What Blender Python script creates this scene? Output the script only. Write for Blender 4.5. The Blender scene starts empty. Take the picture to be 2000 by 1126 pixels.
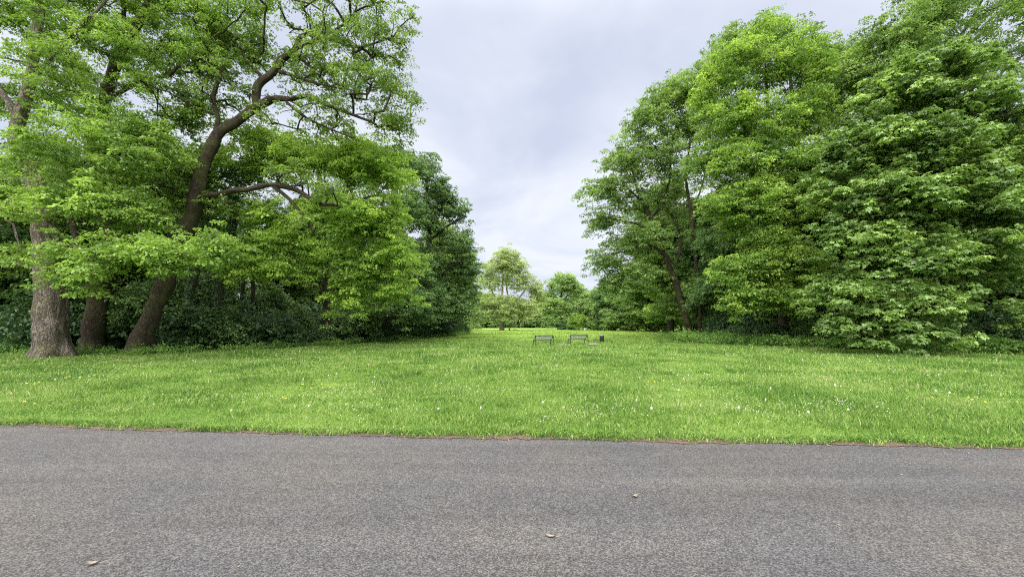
import bpy, math, random
import numpy as np
from mathutils import Vector

# ------------------------------------------------------------------ camera, sky, sun, exposure
SC = bpy.context.scene
F, HORIZON, EYE = 780.0, 630.0, 1.6                    # focal length and horizon in photo pixels, eye height in metres
PITCH = math.atan((HORIZON - 563.0) / F)
cam_d = bpy.data.cameras.new('camera')
cam_d.sensor_width = 36.0
cam_d.lens = 36.0 * F / 2000.0
cam_d.clip_start, cam_d.clip_end = 0.05, 3000.0
cam = bpy.data.objects.new('camera', cam_d)
SC.collection.objects.link(cam)
cam.location = (0, 0, EYE)
cam.rotation_euler = (math.radians(90) + PITCH, 0, 0)
SC.camera = cam

SUN_EL, SUN_AZ = math.radians(50), math.radians(205)   # azimuth from +Y (ahead) clockwise: behind the camera, a little left
W = bpy.data.worlds.new('World')
SC.world = W
W.use_nodes = True
nt = W.node_tree
nt.nodes.clear()
def N(t, **kw):
    n = nt.nodes.new(t)
    for k, v in kw.items():
        setattr(n, k, v)
    return n
def L(a, b): nt.links.new(a, b)
out = N('ShaderNodeOutputWorld'); bg = N('ShaderNodeBackground'); bg.inputs['Strength'].default_value = 0.1
sky = N('ShaderNodeTexSky', sky_type='NISHITA', sun_disc=False, sun_elevation=SUN_EL, sun_rotation=SUN_AZ)
tc = N('ShaderNodeTexCoord'); sep = N('ShaderNodeSeparateXYZ'); L(tc.outputs['Generated'], sep.inputs[0])
# clouds lie on a flat layer: project the direction onto it
add = N('ShaderNodeMath', operation='ADD'); L(sep.outputs['Z'], add.inputs[0]); add.inputs[1].default_value = 0.22
dx = N('ShaderNodeMath', operation='DIVIDE'); L(sep.outputs['X'], dx.inputs[0]); L(add.outputs[0], dx.inputs[1])
dy = N('ShaderNodeMath', operation='DIVIDE'); L(sep.outputs['Y'], dy.inputs[0]); L(add.outputs[0], dy.inputs[1])
cmb = N('ShaderNodeCombineXYZ'); L(dx.outputs[0], cmb.inputs[0]); L(dy.outputs[0], cmb.inputs[1]); cmb.inputs[2].default_value = 13.15
n1 = N('ShaderNodeTexNoise'); L(cmb.outputs[0], n1.inputs['Vector']); n1.inputs['Scale'].default_value = 1.5
n1.inputs['Detail'].default_value = 7; n1.inputs['Roughness'].default_value = 0.52; n1.inputs['Distortion'].default_value = 0.35
rp = N('ShaderNodeValToRGB'); L(n1.outputs['Fac'], rp.inputs[0])
e = rp.color_ramp.elements
e[0].position, e[0].color = 0.34, (6.9, 7.5, 9.3, 1)
e[1].position, e[1].color = 0.62, (9.6, 10.0, 10.9, 1)
m1 = rp.color_ramp.elements.new(0.5); m1.color = (8.3, 8.85, 10.2, 1)
# overcast: the cloud thins and brightens towards the zenith
mr = N('ShaderNodeMapRange', interpolation_type='SMOOTHSTEP'); L(sep.outputs['Z'], mr.inputs['Value'])
mr.inputs['From Min'].default_value, mr.inputs['From Max'].default_value = 0.62, 0.9
mr.inputs['To Min'].default_value, mr.inputs['To Max'].default_value = 1.0, 3.6
vm = N('ShaderNodeVectorMath', operation='SCALE'); # and glows broadly round the veiled sun, behind the camera
sd = N('ShaderNodeVectorMath', operation='DOT_PRODUCT'); L(tc.outputs['Generated'], sd.inputs[0])
sd.inputs[1].default_value = (math.sin(SUN_AZ) * math.cos(SUN_EL), math.cos(SUN_AZ) * math.cos(SUN_EL), math.sin(SUN_EL))
mg = N('ShaderNodeMapRange', interpolation_type='SMOOTHSTEP'); L(sd.outputs['Value'], mg.inputs['Value'])
mg.inputs['From Min'].default_value, mg.inputs['From Max'].default_value = 0.25, 0.95
mg.inputs['To Min'].default_value, mg.inputs['To Max'].default_value = 0.0, 4.5
sm = N('ShaderNodeMath', operation='ADD'); L(mr.outputs[0], sm.inputs[0]); L(mg.outputs[0], sm.inputs[1])
L(sm.outputs[0], vm.inputs['Scale'])
wh = N('ShaderNodeMapRange'); L(sm.outputs[0], wh.inputs['Value']); wh.inputs['From Min'].default_value, wh.inputs['From Max'].default_value = 1.0, 2.5
wm = N('ShaderNodeMix', data_type='RGBA'); L(wh.outputs[0], wm.inputs[0]); L(rp.outputs[0], wm.inputs['A']); wm.inputs['B'].default_value = (9.2, 8.9, 8.5, 1)
L(wm.outputs['Result'], vm.inputs[0])
mx = N('ShaderNodeMix', data_type='RGBA'); mx.inputs[0].default_value = 0.9
L(sky.outputs[0], mx.inputs['A']); L(vm.outputs[0], mx.inputs['B'])
L(mx.outputs['Result'], bg.inputs['Color']); L(bg.outputs[0], out.inputs[0])

sun_d = bpy.data.lights.new('sun', 'SUN')
sun_d.energy, sun_d.angle, sun_d.color = 1.5, math.radians(14), (1.0, 0.96, 0.88)
sun = bpy.data.objects.new('sun', sun_d)
SC.collection.objects.link(sun)
sdir = Vector((math.sin(SUN_AZ) * math.cos(SUN_EL), math.cos(SUN_AZ) * math.cos(SUN_EL), math.sin(SUN_EL)))
sun.rotation_euler = sdir.to_track_quat('Z', 'Y').to_euler()
sun.location = (0, -20, 40)

SC.view_settings.view_transform = 'Standard'
SC.view_settings.look = 'None'
SC.view_settings.exposure = 0.0
SC.view_settings.gamma = 1.0
SC.view_settings.use_curve_mapping = False
cy = SC.cycles
cy.max_bounces, cy.diffuse_bounces, cy.glossy_bounces, cy.transmission_bounces, cy.transparent_max_bounces = 6, 4, 2, 4, 4
cy.use_denoising = False
cy.use_adaptive_sampling = False
cy.filter_width = 1.1
cy.sample_clamp_indirect = 4.0

# ------------------------------------------------------------------ helpers
rng = np.random.default_rng(11)
CP, SP = math.cos(PITCH), math.sin(PITCH)
def at(px, py, Y):
    """point at depth Y seen at photo pixel (px, py)"""
    a, b = (px - 1000.0) / F, (563.0 - py) / F
    k = Y / (CP - b * SP)
    return np.array([a * k, Y, EYE + (SP + b * CP) * k])
def on_ground(px, py):
    a, b = (px - 1000.0) / F, (563.0 - py) / F
    k = -EYE / (SP + b * CP)
    return np.array([a * k, (CP - b * SP) * k, 0.0])

def tag(o, label=None, cat=None, group=None, kind=None):
    if label: o['label'] = label
    if cat: o['category'] = cat
    if group: o['group'] = group
    if kind: o['kind'] = kind
    return o
def empty(name, loc):
    o = bpy.data.objects.new(name, None)
    o.empty_display_size = 0.3
    o.location = tuple(loc)
    SC.collection.objects.link(o)
    return o
def mesh_np(name, V, Fc, mat, parent=None, tint=None, smooth=False, origin=None):
    V = np.asarray(V, np.float32)
    if origin is not None: V = V - np.asarray(origin, np.float32)
    Fc = np.asarray(Fc, np.int32)
    me = bpy.data.meshes.new(name)
    me.vertices.add(len(V)); me.vertices.foreach_set('co', V.ravel())
    k = Fc.shape[1]
    me.loops.add(Fc.size); me.loops.foreach_set('vertex_index', Fc.ravel())
    me.polygons.add(len(Fc)); me.polygons.foreach_set('loop_start', np.arange(0, Fc.size, k, dtype=np.int32))
    if smooth: me.polygons.foreach_set('use_smooth', np.ones(len(Fc), bool))
    if tint is not None:
        at_ = me.attributes.new('tint', 'FLOAT', 'FACE')
        at_.data.foreach_set('value', np.asarray(tint, np.float32))
    me.update(calc_edges=True)
    me.materials.append(mat)
    o = bpy.data.objects.new(name, me)
    SC.collection.objects.link(o)
    if parent is not None: o.parent = parent
    return o
def copy_tree(o, parent=None):
    c = o.copy(); SC.collection.objects.link(c)
    if parent is not None: c.parent = parent
    for ch in list(o.children): copy_tree(ch, c)
    return c

class MB:
    """collects boxes, tubes and lathed shapes of one mesh (quads)"""
    def __init__(s): s.v, s.f = [], []
    def add(s, V, Fc):
        b = sum(len(x) for x in s.v)
        s.v.append(np.asarray(V, float)); s.f.append(np.asarray(Fc, int) + b)
    def box(s, c, size, rz=0.0):
        h = np.array(size) / 2
        P = np.array([[x, y, z] for z in (-1, 1) for y in (-1, 1) for x in (-1, 1)], float) * h
        ca, sa = math.cos(rz), math.sin(rz)
        P = np.stack([P[:, 0] * ca - P[:, 1] * sa, P[:, 0] * sa + P[:, 1] * ca, P[:, 2]], 1) + np.array(c)
        s.add(P, [[0, 2, 3, 1], [4, 5, 7, 6], [0, 1, 5, 4], [2, 6, 7, 3], [0, 4, 6, 2], [1, 3, 7, 5]])
    def tube(s, pts, radii, sides=6, noise=None):
        V, Fc = tube(pts, radii, sides, noise)
        s.add(V, Fc)
    def lathe(s, prof, c=(0, 0, 0), n=20):
        prof = np.asarray(prof, float)
        a = np.linspace(0, 2 * math.pi, n, endpoint=False)
        V = np.concatenate([np.stack([r * np.cos(a), r * np.sin(a), np.full(n, z)], 1) for r, z in prof]) + np.array(c)
        Fc = [[i * n + j, i * n + (j + 1) % n, (i + 1) * n + (j + 1) % n, (i + 1) * n + j] for i in range(len(prof) - 1) for j in range(n)]
        s.add(V, Fc)
    def build(s, name, mat, parent=None, smooth=False, origin=None):
        return mesh_np(name, np.concatenate(s.v), np.concatenate(s.f), mat, parent, None, smooth, origin)

def tube(pts, radii, sides=6, noise=None):
    P = np.asarray(pts, float); R = np.asarray(radii, float); n = len(P)
    T = np.gradient(P, axis=0); T /= np.linalg.norm(T, axis=1)[:, None] + 1e-9
    ref = np.array([1.0, 0.13, 0.07]) if abs(T[0, 2]) > 0.4 else np.array([0.05, 0.1, 1.0])
    U = ref - T * (T @ ref)[:, None]; U /= np.linalg.norm(U, axis=1)[:, None] + 1e-9
    B = np.cross(T, U)
    a = np.linspace(0, 2 * math.pi, sides, endpoint=False)
    RR = R[:, None] * np.ones((1, sides))
    if noise is not None: RR = RR * noise(np.arange(n)[:, None], a[None, :], P)
    V = P[:, None, :] + RR[..., None] * (np.cos(a)[None, :, None] * U[:, None, :] + np.sin(a)[None, :, None] * B[:, None, :])
    i, j = np.meshgrid(np.arange(n - 1), np.arange(sides), indexing='ij')
    j2 = (j + 1) % sides
    Fc = np.stack([i * sides + j, i * sides + j2, (i + 1) * sides + j2, (i + 1) * sides + j], -1).reshape(-1, 4)
    return V.reshape(-1, 3), Fc

def spline(pts, rad, step=0.3):
    P = np.asarray(pts, float); R = np.asarray(rad, float)
    out_p, out_r = [], []
    n = len(P)
    for i in range(n - 1):
        p0, p1, p2, p3 = P[max(i - 1, 0)], P[i], P[i + 1], P[min(i + 2, n - 1)]
        k = max(2, int(np.linalg.norm(p2 - p1) / step))
        for t in np.linspace(0, 1, k, endpoint=(i == n - 2)):
            out_p.append(0.5 * ((2 * p1) + (p2 - p0) * t + (2 * p0 - 5 * p1 + 4 * p2 - p3) * t * t + (3 * p1 - p0 - 3 * p2 + p3) * t ** 3))
            out_r.append(R[i] * (1 - t) + R[i + 1] * t)
    return np.array(out_p), np.array(out_r)

_tab = np.random.default_rng(5).random((256, 256))
def vnoise(x, y, s, seed=0):
    x = np.asarray(x, float) * s + seed * 17.3; y = np.asarray(y, float) * s + seed * 9.1
    xi, yi = np.floor(x).astype(int), np.floor(y).astype(int); fx, fy = x - xi, y - yi
    fx, fy = fx * fx * (3 - 2 * fx), fy * fy * (3 - 2 * fy)
    g = lambda a, b: _tab[a % 256, b % 256]
    return (g(xi, yi) * (1 - fx) + g(xi + 1, yi) * fx) * (1 - fy) + (g(xi, yi + 1) * (1 - fx) + g(xi + 1, yi + 1) * fx) * fy
def unit(a): return a / (np.linalg.norm(a, axis=-1, keepdims=True) + 1e-9)

# ------------------------------------------------------------------ materials
def new_mat(name):
    m = bpy.data.materials.new(name); m.use_nodes = True
    t = m.node_tree; t.nodes.clear()
    o = t.nodes.new('ShaderNodeOutputMaterial')
    return m, t, o
def nd(t, kind, **kw):
    n = t.nodes.new(kind)
    for k, v in kw.items():
        if k.startswith('i_'): n.inputs[k[2:].replace('_', ' ')].default_value = v
        else: setattr(n, k, v)
    return n
def ramp(t, fac, stops):
    r = t.nodes.new('ShaderNodeValToRGB'); t.links.new(fac, r.inputs[0])
    el = r.color_ramp.elements
    el[0].position, el[0].color = stops[0][0], (*stops[0][1], 1)
    el[1].position, el[1].color = stops[-1][0], (*stops[-1][1], 1)
    for p, c in stops[1:-1]:
        x = el.new(p); x.color = (*c, 1)
    return r.outputs[0]

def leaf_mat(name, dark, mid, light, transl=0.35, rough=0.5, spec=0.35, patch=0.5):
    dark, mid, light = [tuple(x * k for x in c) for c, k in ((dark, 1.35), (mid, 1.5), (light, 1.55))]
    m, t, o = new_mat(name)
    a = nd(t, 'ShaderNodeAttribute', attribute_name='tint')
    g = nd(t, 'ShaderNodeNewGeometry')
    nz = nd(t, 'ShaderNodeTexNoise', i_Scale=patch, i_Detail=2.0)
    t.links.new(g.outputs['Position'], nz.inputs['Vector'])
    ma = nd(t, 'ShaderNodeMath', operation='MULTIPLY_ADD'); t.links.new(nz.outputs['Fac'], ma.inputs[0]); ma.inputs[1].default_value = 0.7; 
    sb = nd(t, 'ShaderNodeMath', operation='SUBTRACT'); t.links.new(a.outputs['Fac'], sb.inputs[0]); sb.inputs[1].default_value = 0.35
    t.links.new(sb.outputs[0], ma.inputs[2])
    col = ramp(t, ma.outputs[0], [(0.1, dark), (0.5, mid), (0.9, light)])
    p = nd(t, 'ShaderNodeBsdfPrincipled', i_Roughness=rough); p.inputs['Specular IOR Level'].default_value = spec
    t.links.new(col, p.inputs['Base Color'])
    tr = nd(t, 'ShaderNodeBsdfTranslucent')
    hs = nd(t, 'ShaderNodeMix', data_type='RGBA', blend_type='MULTIPLY'); hs.inputs[0].default_value = 1.0
    t.links.new(col, hs.inputs['A']); hs.inputs['B'].default_value = (1.4, 1.4, 0.75, 1)
    t.links.new(hs.outputs['Result'], tr.inputs['Color'])
    mxs = nd(t, 'ShaderNodeMixShader'); mxs.inputs[0].default_value = transl
    t.links.new(p.outputs[0], mxs.inputs[1]); t.links.new(tr.outputs[0], mxs.inputs[2])
    t.links.new(mxs.outputs[0], o.inputs[0])
    return m

def bark_mat(name, c0, c1, moss, moss_amt=0.5, scale=7.0, stretch=0.3, bump=0.5):
    m, t, o = new_mat(name)
    tcn = nd(t, 'ShaderNodeTexCoord')
    mp = nd(t, 'ShaderNodeMapping'); mp.inputs['Scale'].default_value = (scale, scale, scale * stretch)
    t.links.new(tcn.outputs['Object'], mp.inputs[0])
    ns = nd(t, 'ShaderNodeTexNoise', i_Scale=1.0, i_Detail=7.0, i_Roughness=0.65, i_Distortion=0.6); t.links.new(mp.outputs[0], ns.inputs['Vector'])
    n3 = nd(t, 'ShaderNodeTexNoise', i_Scale=1.6, i_Detail=3.0, i_Roughness=0.6, i_Distortion=1.2); t.links.new(mp.outputs[0], n3.inputs['Vector'])
    s1 = nd(t, 'ShaderNodeMath', operation='SUBTRACT'); t.links.new(n3.outputs['Fac'], s1.inputs[0]); s1.inputs[1].default_value = 0.5
    s2 = nd(t, 'ShaderNodeMath', operation='ABSOLUTE'); t.links.new(s1.outputs[0], s2.inputs[0])
    crack = nd(t, 'ShaderNodeMapRange'); t.links.new(s2.outputs[0], crack.inputs[0]); crack.inputs[2].default_value = 0.09
    hmul = nd(t, 'ShaderNodeMath', operation='MULTIPLY_ADD'); t.links.new(crack.outputs[0], hmul.inputs[0]); hmul.inputs[1].default_value = 0.5
    t.links.new(ns.outputs['Fac'], hmul.inputs[2])
    col = ramp(t, hmul.outputs[0], [(0.3, c0), (1.05, c1)])
    n2 = nd(t, 'ShaderNodeTexNoise', i_Scale=0.9, i_Detail=5.0, i_Roughness=0.7); t.links.new(tcn.outputs['Object'], n2.inputs['Vector'])
    mk = nd(t, 'ShaderNodeMapRange'); t.links.new(n2.outputs['Fac'], mk.inputs[0])
    mk.inputs[1].default_value, mk.inputs[2].default_value, mk.inputs[4].default_value = 0.46, 0.66, moss_amt
    mc = nd(t, 'ShaderNodeMix', data_type='RGBA'); t.links.new(mk.outputs[0], mc.inputs[0]); t.links.new(col, mc.inputs['A'])
    mc.inputs['B'].default_value = (*moss, 1)
    p = nd(t, 'ShaderNodeBsdfPrincipled', i_Roughness=0.9); p.inputs['Specular IOR Level'].default_value = 0.15
    t.links.new(mc.outputs['Result'], p.inputs['Base Color'])
    b = nd(t, 'ShaderNodeBump', i_Strength=bump, i_Distance=0.09); t.links.new(hmul.outputs[0], b.inputs['Height'])
    t.links.new(b.outputs[0], p.inputs['Normal']); t.links.new(p.outputs[0], o.inputs[0])
    return m

def plain_mat(name, col, rough=0.5, metal=0.0, var=0.15, scale=20.0):
    m, t, o = new_mat(name)
    tcn = nd(t, 'ShaderNodeTexCoord'); ns = nd(t, 'ShaderNodeTexNoise', i_Scale=scale, i_Detail=4.0)
    t.links.new(tcn.outputs['Object'], ns.inputs['Vector'])
    c = ramp(t, ns.outputs['Fac'], [(0.3, tuple(x * (1 - var) for x in col)), (0.7, tuple(min(1, x * (1 + var)) for x in col))])
    p = nd(t, 'ShaderNodeBsdfPrincipled', i_Roughness=rough, i_Metallic=metal)
    t.links.new(c, p.inputs['Base Color']); t.links.new(p.outputs[0], o.inputs[0])
    return m

M = {}
M['lime_leaf'] = leaf_mat('fresh green leaf', (0.066, 0.125, 0.022), (0.15, 0.245, 0.045), (0.29, 0.4, 0.09), 0.45)
M['plane_leaf'] = leaf_mat('mid green leaf', (0.05, 0.1, 0.02), (0.112, 0.19, 0.036), (0.22, 0.32, 0.075), 0.42)
M['oak_leaf'] = leaf_mat('oak leaf', (0.048, 0.09, 0.02), (0.1, 0.165, 0.036), (0.185, 0.265, 0.07), 0.4)
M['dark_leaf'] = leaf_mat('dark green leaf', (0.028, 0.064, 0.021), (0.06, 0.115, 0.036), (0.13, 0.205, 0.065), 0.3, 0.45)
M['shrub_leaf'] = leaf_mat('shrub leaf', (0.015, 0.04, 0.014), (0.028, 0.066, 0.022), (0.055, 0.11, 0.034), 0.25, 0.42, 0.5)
M['yellow_leaf'] = leaf_mat('yellow green leaf', (0.042, 0.09, 0.02), (0.108, 0.188, 0.036), (0.255, 0.36, 0.07), 0.42)
M['olive_leaf'] = leaf_mat('olive green leaf', (0.045, 0.09, 0.024), (0.1, 0.165, 0.045), (0.19, 0.28, 0.085), 0.42)
M['maple_leaf'] = leaf_mat('maple leaf', (0.034, 0.072, 0.02), (0.088, 0.155, 0.04), (0.2, 0.295, 0.082), 0.37, 0.38, 0.55)
M['pale_leaf'] = leaf_mat('pale olive leaf', (0.135, 0.19, 0.075), (0.195, 0.25, 0.11), (0.265, 0.315, 0.15), 0.48)
M['far_leaf'] = leaf_mat('far tree leaf', (0.085, 0.15, 0.055), (0.155, 0.235, 0.085), (0.24, 0.33, 0.125), 0.45)
M['catkin'] = leaf_mat('seed tassel', (0.2, 0.26, 0.06), (0.28, 0.33, 0.09), (0.36, 0.38, 0.13), 0.4)
M['herb_leaf'] = leaf_mat('herb leaf', (0.045, 0.1, 0.022), (0.09, 0.175, 0.038), (0.18, 0.29, 0.075), 0.38)
M['bark_grey'] = bark_mat('grey flaking bark', (0.04, 0.032, 0.028), (0.19, 0.16, 0.142), (0.12, 0.13, 0.035), 0.5, 5.0, 0.3, 1.0)
M['bark_oak'] = bark_mat('furrowed brown bark', (0.012, 0.009, 0.007), (0.058, 0.046, 0.035), (0.085, 0.1, 0.03), 0.6, 9.0, 0.22, 0.7)
M['bark_dark'] = bark_mat('dark bark', (0.018, 0.015, 0.012), (0.06, 0.05, 0.042), (0.05, 0.065, 0.025), 0.5, 9.0, 0.25, 0.5)
M['bark_pale'] = bark_mat('pale plane bark', (0.14, 0.115, 0.09), (0.36, 0.31, 0.25), (0.16, 0.15, 0.07), 0.4, 4.0, 0.5, 0.3)

# ------------------------------------------------------------------ leaves, crowns, trees
def leaf_cloud(pads, leaf, per_m2, k_sub=7, lobes=1, aspect=0.62, droop=0.35, flat=0.32, sub=0.42, jit=0.65, rs=None, hang=0.0):
    """pads: dict of arrays c (n,3), r (n,), o (n,2), t (n,) -> leaf quads"""
    rs = rs or rng
    c, r, o, tn = pads['c'], pads['r'], pads['o'], pads['t']
    tilt = rs.normal(0, 0.42, (len(c), 2)); psz = rs.uniform(0.72, 1.3, len(c)); dr_ = rs.uniform(0.2, 1.9, len(c))
    n = len(c)
    # twig ends of every pad
    m = n * k_sub
    pi = np.repeat(np.arange(n), k_sub)
    u = np.sqrt(rs.random(m)); an = rs.random(m) * 2 * np.pi
    lx, ly = u * np.cos(an), u * np.sin(an)
    out_ = o[pi][:, 0] * lx + o[pi][:, 1] * ly
    sc_ = np.stack([c[pi, 0] + lx * r[pi], c[pi, 1] + ly * r[pi],
                    c[pi, 2] + r[pi] * (flat * (1 - u * u) * 1.2 - droop * (out_ + 0.2) * 0.8 * dr_[pi] + tilt[pi, 0] * lx + tilt[pi, 1] * ly) + rs.normal(0, 0.33, m) * r[pi]], 1)
    ss = r[pi] * sub * rs.uniform(0.65, 1.3, m)
    st = tn[pi] * 0.65 + rs.random(m) * 0.35
    # leaves round the twig ends
    cnt = np.maximum(3, rs.poisson(per_m2 * math.pi * r[pi] ** 2 / k_sub))
    si = np.repeat(np.arange(m), cnt); q = len(si)
    rho = np.sqrt(rs.random(q)) * 1.0; an = rs.random(q) * 2 * np.pi
    ox, oy = rho * np.cos(an), rho * np.sin(an)
    S = ss[si]
    pos = sc_[si] + np.stack([ox * S, oy * S, -0.45 * rho ** 2 * S + rs.normal(0, 0.13, q) * S], 1)
    nrm = np.stack([ox * 0.75, oy * 0.75, np.ones(q)], 1) + rs.normal(0, jit, (q, 3))
    nrm = unit(nrm)
    ax = np.stack([ox + o[pi[si], 0] * 0.5, oy + o[pi[si], 1] * 0.5, -0.25 - hang * np.ones(q)], 1) + rs.normal(0, 0.45, (q, 3))
    ax = unit(ax - nrm * np.sum(ax * nrm, 1)[:, None])
    bx = np.cross(nrm, ax)
    ln = leaf * rs.uniform(0.55, 1.3, q) * psz[pi[si]]
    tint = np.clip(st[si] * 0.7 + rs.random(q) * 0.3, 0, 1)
    Vs, Ts = [], []
    angs = [0.0] if lobes == 1 else [-0.85, 0.0, 0.85]
    for a in angs:
        A = ax * math.cos(a) + bx * math.sin(a); Bq = np.cross(nrm, A)
        l = (ln * (1.0 if a == 0 else 0.8))[:, None]; w = l * aspect * 0.5
        v = np.stack([pos, pos + A * l * 0.45 + Bq * w + nrm * l * 0.09, pos + A * l - nrm * l * 0.14, pos + A * l * 0.45 - Bq * w + nrm * l * 0.09], 1)
        Vs.append(v.reshape(-1, 3)); Ts.append(tint)
    V = np.concatenate(Vs)
    Fc = np.arange(len(V), dtype=np.int32).reshape(-1, 4)
    return V, Fc, np.concatenate(Ts)

PADS = 1.7
def make_pads(lobes, pr, centre, zmin=0.5, inner=0.35, pm=1.0):
    """lobes: (centre xyz, radii xyz, count)"""
    C, R, O, T = [], [], [], []
    for lc, lr, n in lobes:
        lc, lr = np.asarray(lc, float), np.asarray(lr, float); n = int(n * PADS * pm)
        d = unit(rng.normal(size=(n, 3)))
        d[:, 2] = np.where(d[:, 2] < -0.55, -d[:, 2] * 0.5, d[:, 2])
        k = np.where(rng.random(n) < inner, rng.uniform(0.25, 0.7, n), rng.uniform(0.72, 1.0, n))
        p = lc + d * lr * k[:, None]
        o = unit(d[:, :2] * 0.6 + 0.6 * unit(p[:, :2] - np.asarray(centre)[:2]))
        rr = rng.uniform(pr[0], pr[1], n)
        ok = p[:, 2] > zmin
        C.append(p[ok]); R.append(rr[ok]); O.append(o[ok])
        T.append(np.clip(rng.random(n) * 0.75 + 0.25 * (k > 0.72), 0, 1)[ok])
    return dict(c=np.concatenate(C), r=np.concatenate(R), o=np.concatenate(O), t=np.concatenate(T))

def px_lobes(rows):
    out_ = []
    for (px, py, Y, rpx, rpy, ry, n) in rows:
        out_.append((at(px, py, Y), (rpx / F * Y, ry, rpy / F * Y), n))
    return out_

def bark_noise(base, flare, seed, rough=0.05):
    ph = np.random.default_rng(seed).random(8) * 6.28
    def f(i, a, P):
        h = np.maximum(P[:, 2] - base[2], 0)[:, None]
        fl = flare * np.exp(-h / 0.5) * (1 + 0.55 * np.cos(5 * a + ph[0]) + 0.4 * np.cos(3 * a + ph[1]) + 0.2 * np.cos(8 * a + ph[6]))
        rg = rough * (np.cos(9 * a + ph[2] + h * 1.3) * 0.5 + np.cos(14 * a + ph[3] - h * 2.1) * 0.4 + np.cos(4 * a + ph[4] + h * 0.8))
        kn = 0.05 * np.sin(h * 2.3 + ph[5] + 2 * a)
        return 1 + fl + rg + kn
    return f

def grow(pads, paths, tip=0.012, share=1.0, bias=0.6, wig=0.12, maxr=0.16):
    """branches from the limbs to every pad: each joins the nearest wood below it"""
    P = np.concatenate([p for p, r in paths]); n0 = len(P)
    par = [-1] * n0; nodes = [p for p in P]; chains = []
    idx = np.arange(len(pads['c']))
    if share < 1: idx = rng.permutation(idx)[:int(len(idx) * share)]
    c = pads['c'][idx]
    dmin = np.array([np.min(np.linalg.norm(P - x, axis=1)) for x in c])
    arr = np.zeros((n0 + len(c) * 14, 3)); arr[:n0] = P; k = n0
    for j in np.argsort(dmin):
        x = c[j] - np.array([0, 0, 0.1])
        dv = arr[:k] - x
        d = np.linalg.norm(dv, axis=1)
        cost = d + bias * np.maximum(0, dv[:, 2] + 0.25 * d) * 1.5
        a = int(np.argmin(cost)); D = d[a]
        s = int(min(12, max(2, math.ceil(D / 0.55))))
        t = np.linspace(0, 1, s + 1)[1:, None]
        mid = arr[a] * (1 - t) + x * t
        mid[:, 2] += np.sin(t[:, 0] * math.pi) * D * 0.07
        amp = wig * D * np.sin(t * math.pi)
        w = np.cumsum(rng.normal(0, 1, (s, 3)), 0) * 0.35
        mid += w * amp
        ch = [a]
        for q in mid:
            arr[k] = q; par.append(ch[-1]); ch.append(k); k += 1
        chains.append(ch)
    rad = np.zeros(k)
    acc = np.zeros(k)
    for ch in chains: acc[ch[-1]] += tip ** 2.3
    for i in range(k - 1, n0 - 1, -1):
        if par[i] >= 0: acc[par[i]] += acc[i]
    rad = np.minimum(np.maximum(acc, tip ** 2.3) ** (1 / 2.3), maxr)
    return arr, rad, chains, n0

def build_tree(name, label, base, paths, lobes, leafmat, bark, leaf=0.14, per=130, pr=(0.6, 1.1), group=None, lobed=1, k_sub=7,
               flare=0.35, zmin=0.5, sides=26, share=1.0, inner=0.35, aspect=0.62, droop=0.35, flat=0.32, sub=0.42, tip=0.012, extra=None, cat='tree', rough=0.05, maxr=0.16, kinds=None, trunk_label=None, jit=0.65, pm=1.0):
    base = np.asarray(base, float)
    root = empty(name, base); tag(root, label, cat, group)
    tr = MB(); sp = []
    for i, (pts, rad) in enumerate(paths):
        P, R = spline(pts, rad, 0.22)
        sl_ = np.concatenate([[0], np.cumsum(np.linalg.norm(np.diff(P, axis=0), axis=1))])
        wob = np.stack([vnoise(sl_, sl_ * 0 + i * 3.7 + base[0], f, k) for k, f in ((1, .9), (2, .9), (3, .9))], 1) - 0.5
        wob2 = np.stack([vnoise(sl_, sl_ * 0 + i * 5.1 + base[0], f, k) for k, f in ((4, 2.6), (5, 2.6), (6, 2.6))], 1) - 0.5
        P = P + (wob * (0.35 if i == 0 else 0.9) * np.maximum(R, .05)[:, None] + wob2 * (0.25 if i == 0 else 0.5) * np.maximum(R, .04)[:, None]) * np.clip(sl_ / 1.5, 0, 1)[:, None]
        R = R * (1 + 0.22 * (vnoise(sl_, sl_ * 0 + i + base[0], 1.7, 7) - 0.5))
        sp.append((P, R))
        tr.tube(P, R, sides if R[0] > 0.2 else max(8, sides // 2), bark_noise(base, flare if i == 0 else 0.0, i + int(abs(base[0]) * 10), rough))
    pads = make_pads(lobes, pr, base, zmin, inner, pm)
    if extra is not None: extra(pads)
    arr, rad, chains, n0 = grow(pads, sp, tip, share, maxr=maxr)
    for ch in chains:
        rr = rad[ch].copy(); rr[0] = rr[1]
        tr.tube(arr[ch], rr, 5)
    t_o = tr.build('trunk', bark, root, True, base)
    if trunk_label: t_o['label'] = trunk_label
    V, Fc, T = leaf_cloud(pads, leaf, per, k_sub, lobed, aspect, droop, flat, sub, jit)
    mesh_np('crown', V, Fc, leafmat, root, T, False, base)
    return root, pads

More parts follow.
